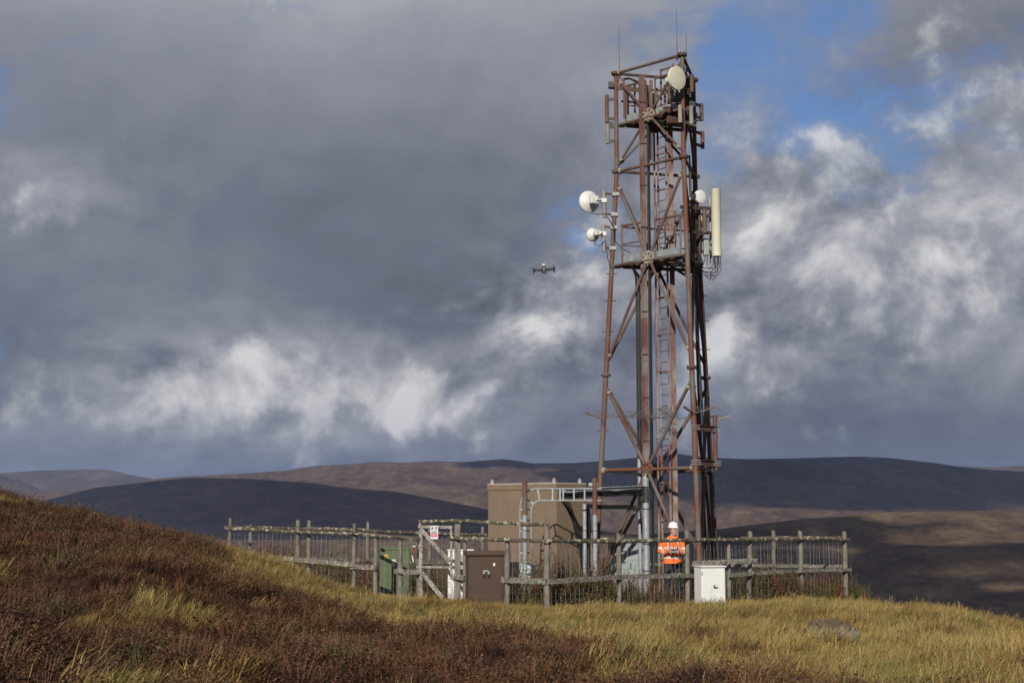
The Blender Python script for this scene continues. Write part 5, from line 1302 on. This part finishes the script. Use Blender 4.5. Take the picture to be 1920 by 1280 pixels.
# clothing
tr_ = MB()
for s in (-1, 1): chain(tr_, [(0.095 * s, 0.0, 0.93), (0.115 * s, -0.01, 0.70), (0.122 * s, -0.015, 0.48), (0.128 * s, 0.012, 0.28), (0.132 * s, 0.015, 0.06)], [0.115, 0.105, 0.085, 0.078, 0.074])
loft(tr_, [[W(*p) for p in ell((0, 0, z), rx, ry)] for z, rx, ry in ((0.82, 0.16, 0.12), (0.92, 0.185, 0.135), (1.0, 0.18, 0.13))])
fused(tr_, 'trousers', M_trs, man, 0.012)
for s in (-1, 1):
    bt = MB(); chain(bt, [(0.132 * s, 0.05, 0.055), (0.136 * s, -0.06, 0.05), (0.147 * s, -0.18, 0.04)], [0.058, 0.055, 0.045]); chain(bt, [(0.132 * s, 0.03, 0.05), (0.13 * s, 0.02, 0.17)], [0.055, 0.052])
    fused(bt, 'boot', M_boot, man, 0.012)
jk = MB()
jr = ((0.845, 0.232, 0.172), (0.86, 0.235, 0.175), (0.98, 0.222, 0.162), (1.10, 0.212, 0.152), (1.22, 0.218, 0.150), (1.33, 0.228, 0.145), (1.42, 0.205, 0.125), (1.475, 0.13, 0.10), (1.50, 0.095, 0.085))
loft(jk, [[W(*p) for p in ell((0, 0.0, z), rx, ry, 24)] for z, rx, ry in jr])
for s in (-1, 1): chain(jk, [(0.175 * s, 0.005, 1.40), (0.25 * s, -0.01, 1.30), (0.305 * s, -0.06, 1.14), (0.25 * s, -0.15, 1.125), (0.155 * s, -0.255, 1.148)], [0.078, 0.080, 0.076, 0.068, 0.054])
chain(jk, [(0.0, 0.05, 1.47), (-0.075, 0.03, 1.49), (-0.085, -0.04, 1.49), (-0.04, -0.10, 1.44)], [0.03, 0.034, 0.034, 0.026], 10)
chain(jk, [(0.0, 0.05, 1.47), (0.085, 0.03, 1.49), (0.095, -0.04, 1.49), (0.05, -0.10, 1.44)], [0.03, 0.034, 0.034, 0.026], 10)
jacket = fused(jk, 'jacket', M_hiv, man, 0.010, 3)
def tape(z, w_, k=1.035):
    rx = np.interp(z, [j[0] for j in jr], [j[1] for j in jr]); ry = np.interp(z, [j[0] for j in jr], [j[2] for j in jr])
    mb = MB(); loft(mb, [[W(*p) for p in ell((0, 0, zz), rx * kk, ry * kk, 28)] for zz, kk in ((z - w_ / 2, 0.97), (z - w_ / 2, k), (z + w_ / 2, k), (z + w_ / 2, 0.97))])
    mb.build('reflective_tape', M_refl, jacket, True)
tape(0.995, 0.05); tape(1.225, 0.045)
for s in (-1, 1):
    mb = MB(); pts = [(0.11 * s, -0.150, 1.24), (0.115 * s, -0.148, 1.34), (0.118 * s, -0.122, 1.42), (0.12 * s, -0.06, 1.468), (0.12 * s, 0.02, 1.47)]
    P_ = [Vector(W(*p)) for p in pts]; vs, fs = [], []
    for p in P_: vs += [p - Vector((0.02, 0, 0)), p + Vector((0.02, 0, 0)), p + Vector((0.02, 0.012, -0.012)), p + Vector((-0.02, 0.012, -0.012))]
    for i in range(len(P_) - 1):
        for k in range(4): fs.append((i * 4 + k, i * 4 + (k + 1) % 4, i * 4 + 4 + (k + 1) % 4, i * 4 + 4 + k))
    fs += [(0, 1, 2, 3), tuple(len(vs) - 4 + k for k in range(4))]; mb.add(vs, fs).build('reflective_tape', M_refl, jacket)
    for a, b in (((0.278 * s, -0.035, 1.225), (0.294 * s, -0.05, 1.175)), ((0.235 * s, -0.168, 1.128), (0.198 * s, -0.21, 1.138))):
        MB().path([W(*a), W(*b)], [0.082, 0.080] if a[1] > -0.1 else [0.070, 0.064], 16).build('reflective_tape', M_refl, jacket, True)
MB().path([W(0, -0.150, 1.36), W(0.0, -0.168, 1.1), W(0, -0.180, 0.86)], 0.006, 6).build('zip', M_hair, jacket)
# hair, chin strap, helmet
hm = MB(); loft(hm, [[W(*HD(*p)) for p in ell((0, oy, z), rx, ry)] for z, rx, ry, oy in ((1.585, 0.05, 0.04, 0.055), (1.62, 0.076, 0.068, 0.035), (1.68, 0.081, 0.078, 0.028), (1.73, 0.081, 0.085, 0.02), (1.76, 0.075, 0.085, 0.01))])
hm.build('hair', M_hair, man, True)
he_ = MB(); loft(he_, [[W(*HD(*p)) for p in ell((0, 0.0, z), rx, ry, 28)] for z, rx, ry in ((1.705, 0.098, 0.126), (1.715, 0.106, 0.134), (1.725, 0.106, 0.134), (1.76, 0.104, 0.130), (1.80, 0.095, 0.118), (1.835, 0.076, 0.094), (1.858, 0.045, 0.056), (1.867, 0.01, 0.012))])
loft(he_, [[W(*HD(*p)) for p in ell((0, -0.085, z), 0.078, 0.085, 24, 0.0)] for z in (1.708, 1.714, 1.722)])
helmet = fused(he_, 'helmet', M_hat, man, 0.006, 3)
chs = MB(); chain(chs, [HD(-0.078, -0.01, 1.70), HD(-0.066, -0.03, 1.60), HD(0, -0.055, 1.527), HD(0.066, -0.03, 1.60), HD(0.078, -0.01, 1.70)], 0.008, 6); chs.build('chin_strap', M_hair, man, True)
# drone controller in his hands
rc = thing('remote_controller', 'grey drone controller held in the worker\'s hands', 'controller', W(0, -0.35, 1.13))
MB().box(W(0, -0.345, 1.155), (0.20, 0.10, 0.05), (1, 0, 0), (0, 0.93, 0.36)).build('body', M_galvd, rc, bevel=0.015)
MB().box(W(0, -0.352, 1.186), (0.13, 0.085, 0.012), (1, 0, 0), (0, 0.93, 0.36)).build('screen', M_dark, rc, bevel=0.003)
for s in (-1, 1):
    MB().path([W(0.075 * s, -0.345, 1.18), W(0.075 * s, -0.345, 1.205)], 0.007, 8).build('stick', M_dark, rc)
    MB().path([W(0.085 * s, -0.30, 1.17), W(0.10 * s, -0.28, 1.24)], 0.007, 6).build('aerial', M_dark, rc)
MB().path([W(-0.08, -0.33, 1.15), W(-0.10, -0.17, 1.3), W(-0.07, -0.09, 1.47), W(0.0, 0.07, 1.52), W(0.08, -0.09, 1.47), W(0.10, -0.17, 1.3), W(0.08, -0.33, 1.15)], 0.008, 6).build('neck_strap', M_dark, rc, True)

# ------------------------------------------------------------ willowherb standing above the weeds
M_wst = flat('red stem', (0.20, 0.05, 0.045), 0.8); M_wlf = flat('willowherb leaf', (0.07, 0.10, 0.03), 0.8, 0, 0.2, 20); M_wfl = flat('faded pink seed pods', (0.30, 0.10, 0.11), 0.8, 0, 0.2, 30)
for n_, (px, top, Y) in enumerate(((972, 1062, 33.6), (1037, 1040, 33.2), (1046, 1030, 33.4), (1052, 1052, 33.0), (1178, 1063, 35.4), (1200, 1058, 35.8), (1218, 1066, 34.9), (1480, 1075, 39.6), (1535, 1082, 40.2))):
    a = at(px, top, Y); g_ = H(a.x, Y); hgt = a.z - g_
    lb = ['leftmost willowherb, by the hoop post', 'left of three tall willowherbs in front of the cabin', 'tallest pink willowherb in front of the cabin', 'right of three tall willowherbs in front of the cabin', 'left of three willowherbs before the grey cabinet', 'middle of three willowherbs before the grey cabinet', 'right of three willowherbs before the grey cabinet', 'willowherb behind the right fence, nearer the white box', 'willowherb by the rightmost fence post'][n_]
    o = thing('willowherb', lb, 'plant', (a.x, Y, g_), 'willowherb plants in the yard'); st = MB(); lf = MB(); fl_ = MB()
    for s in range(3):
        bx = Vector((a.x + random.uniform(-0.08, 0.08), Y + random.uniform(-0.1, 0.1), g_)); hh = hgt * (1 if s == 0 else random.uniform(0.65, 0.92)); tp = bx + Vector((random.uniform(-0.06, 0.06), 0, hh))
        st.path([bx, bx.lerp(tp, 0.5) + Vector((0.01, 0, 0)), tp], [0.008, 0.006, 0.003], 5)
        for k in range(26):
            q = 0.15 + 0.62 * k / 26; c = bx.lerp(tp, q); an = k * 2.4; d_ = Vector((math.cos(an), math.sin(an), random.uniform(-0.1, 0.4))) * random.uniform(0.07, 0.11) * (1.2 - q); sd = Vector((-math.sin(an), math.cos(an), 0)) * 0.012
            lf.add([c, c + d_ * 0.5 + sd, c + d_, c + d_ * 0.5 - sd], [(0, 1, 2, 3)])
        for k in range(22):
            q = 0.76 + 0.24 * k / 22; c = bx.lerp(tp, q); an = k * 2.4; d_ = Vector((math.cos(an), math.sin(an), 0.7)) * 0.055 * (1.5 - q); sd = Vector((-math.sin(an), math.cos(an), 0)) * 0.006
            fl_.add([c - sd, c + sd, c + d_ + sd * 0.5, c + d_ - sd * 0.5], [(0, 1, 2, 3)])
    st.build('stem', M_wst, o); lf.build('leaves', M_wlf, o); fl_.build('seed_spike', M_wfl, o)
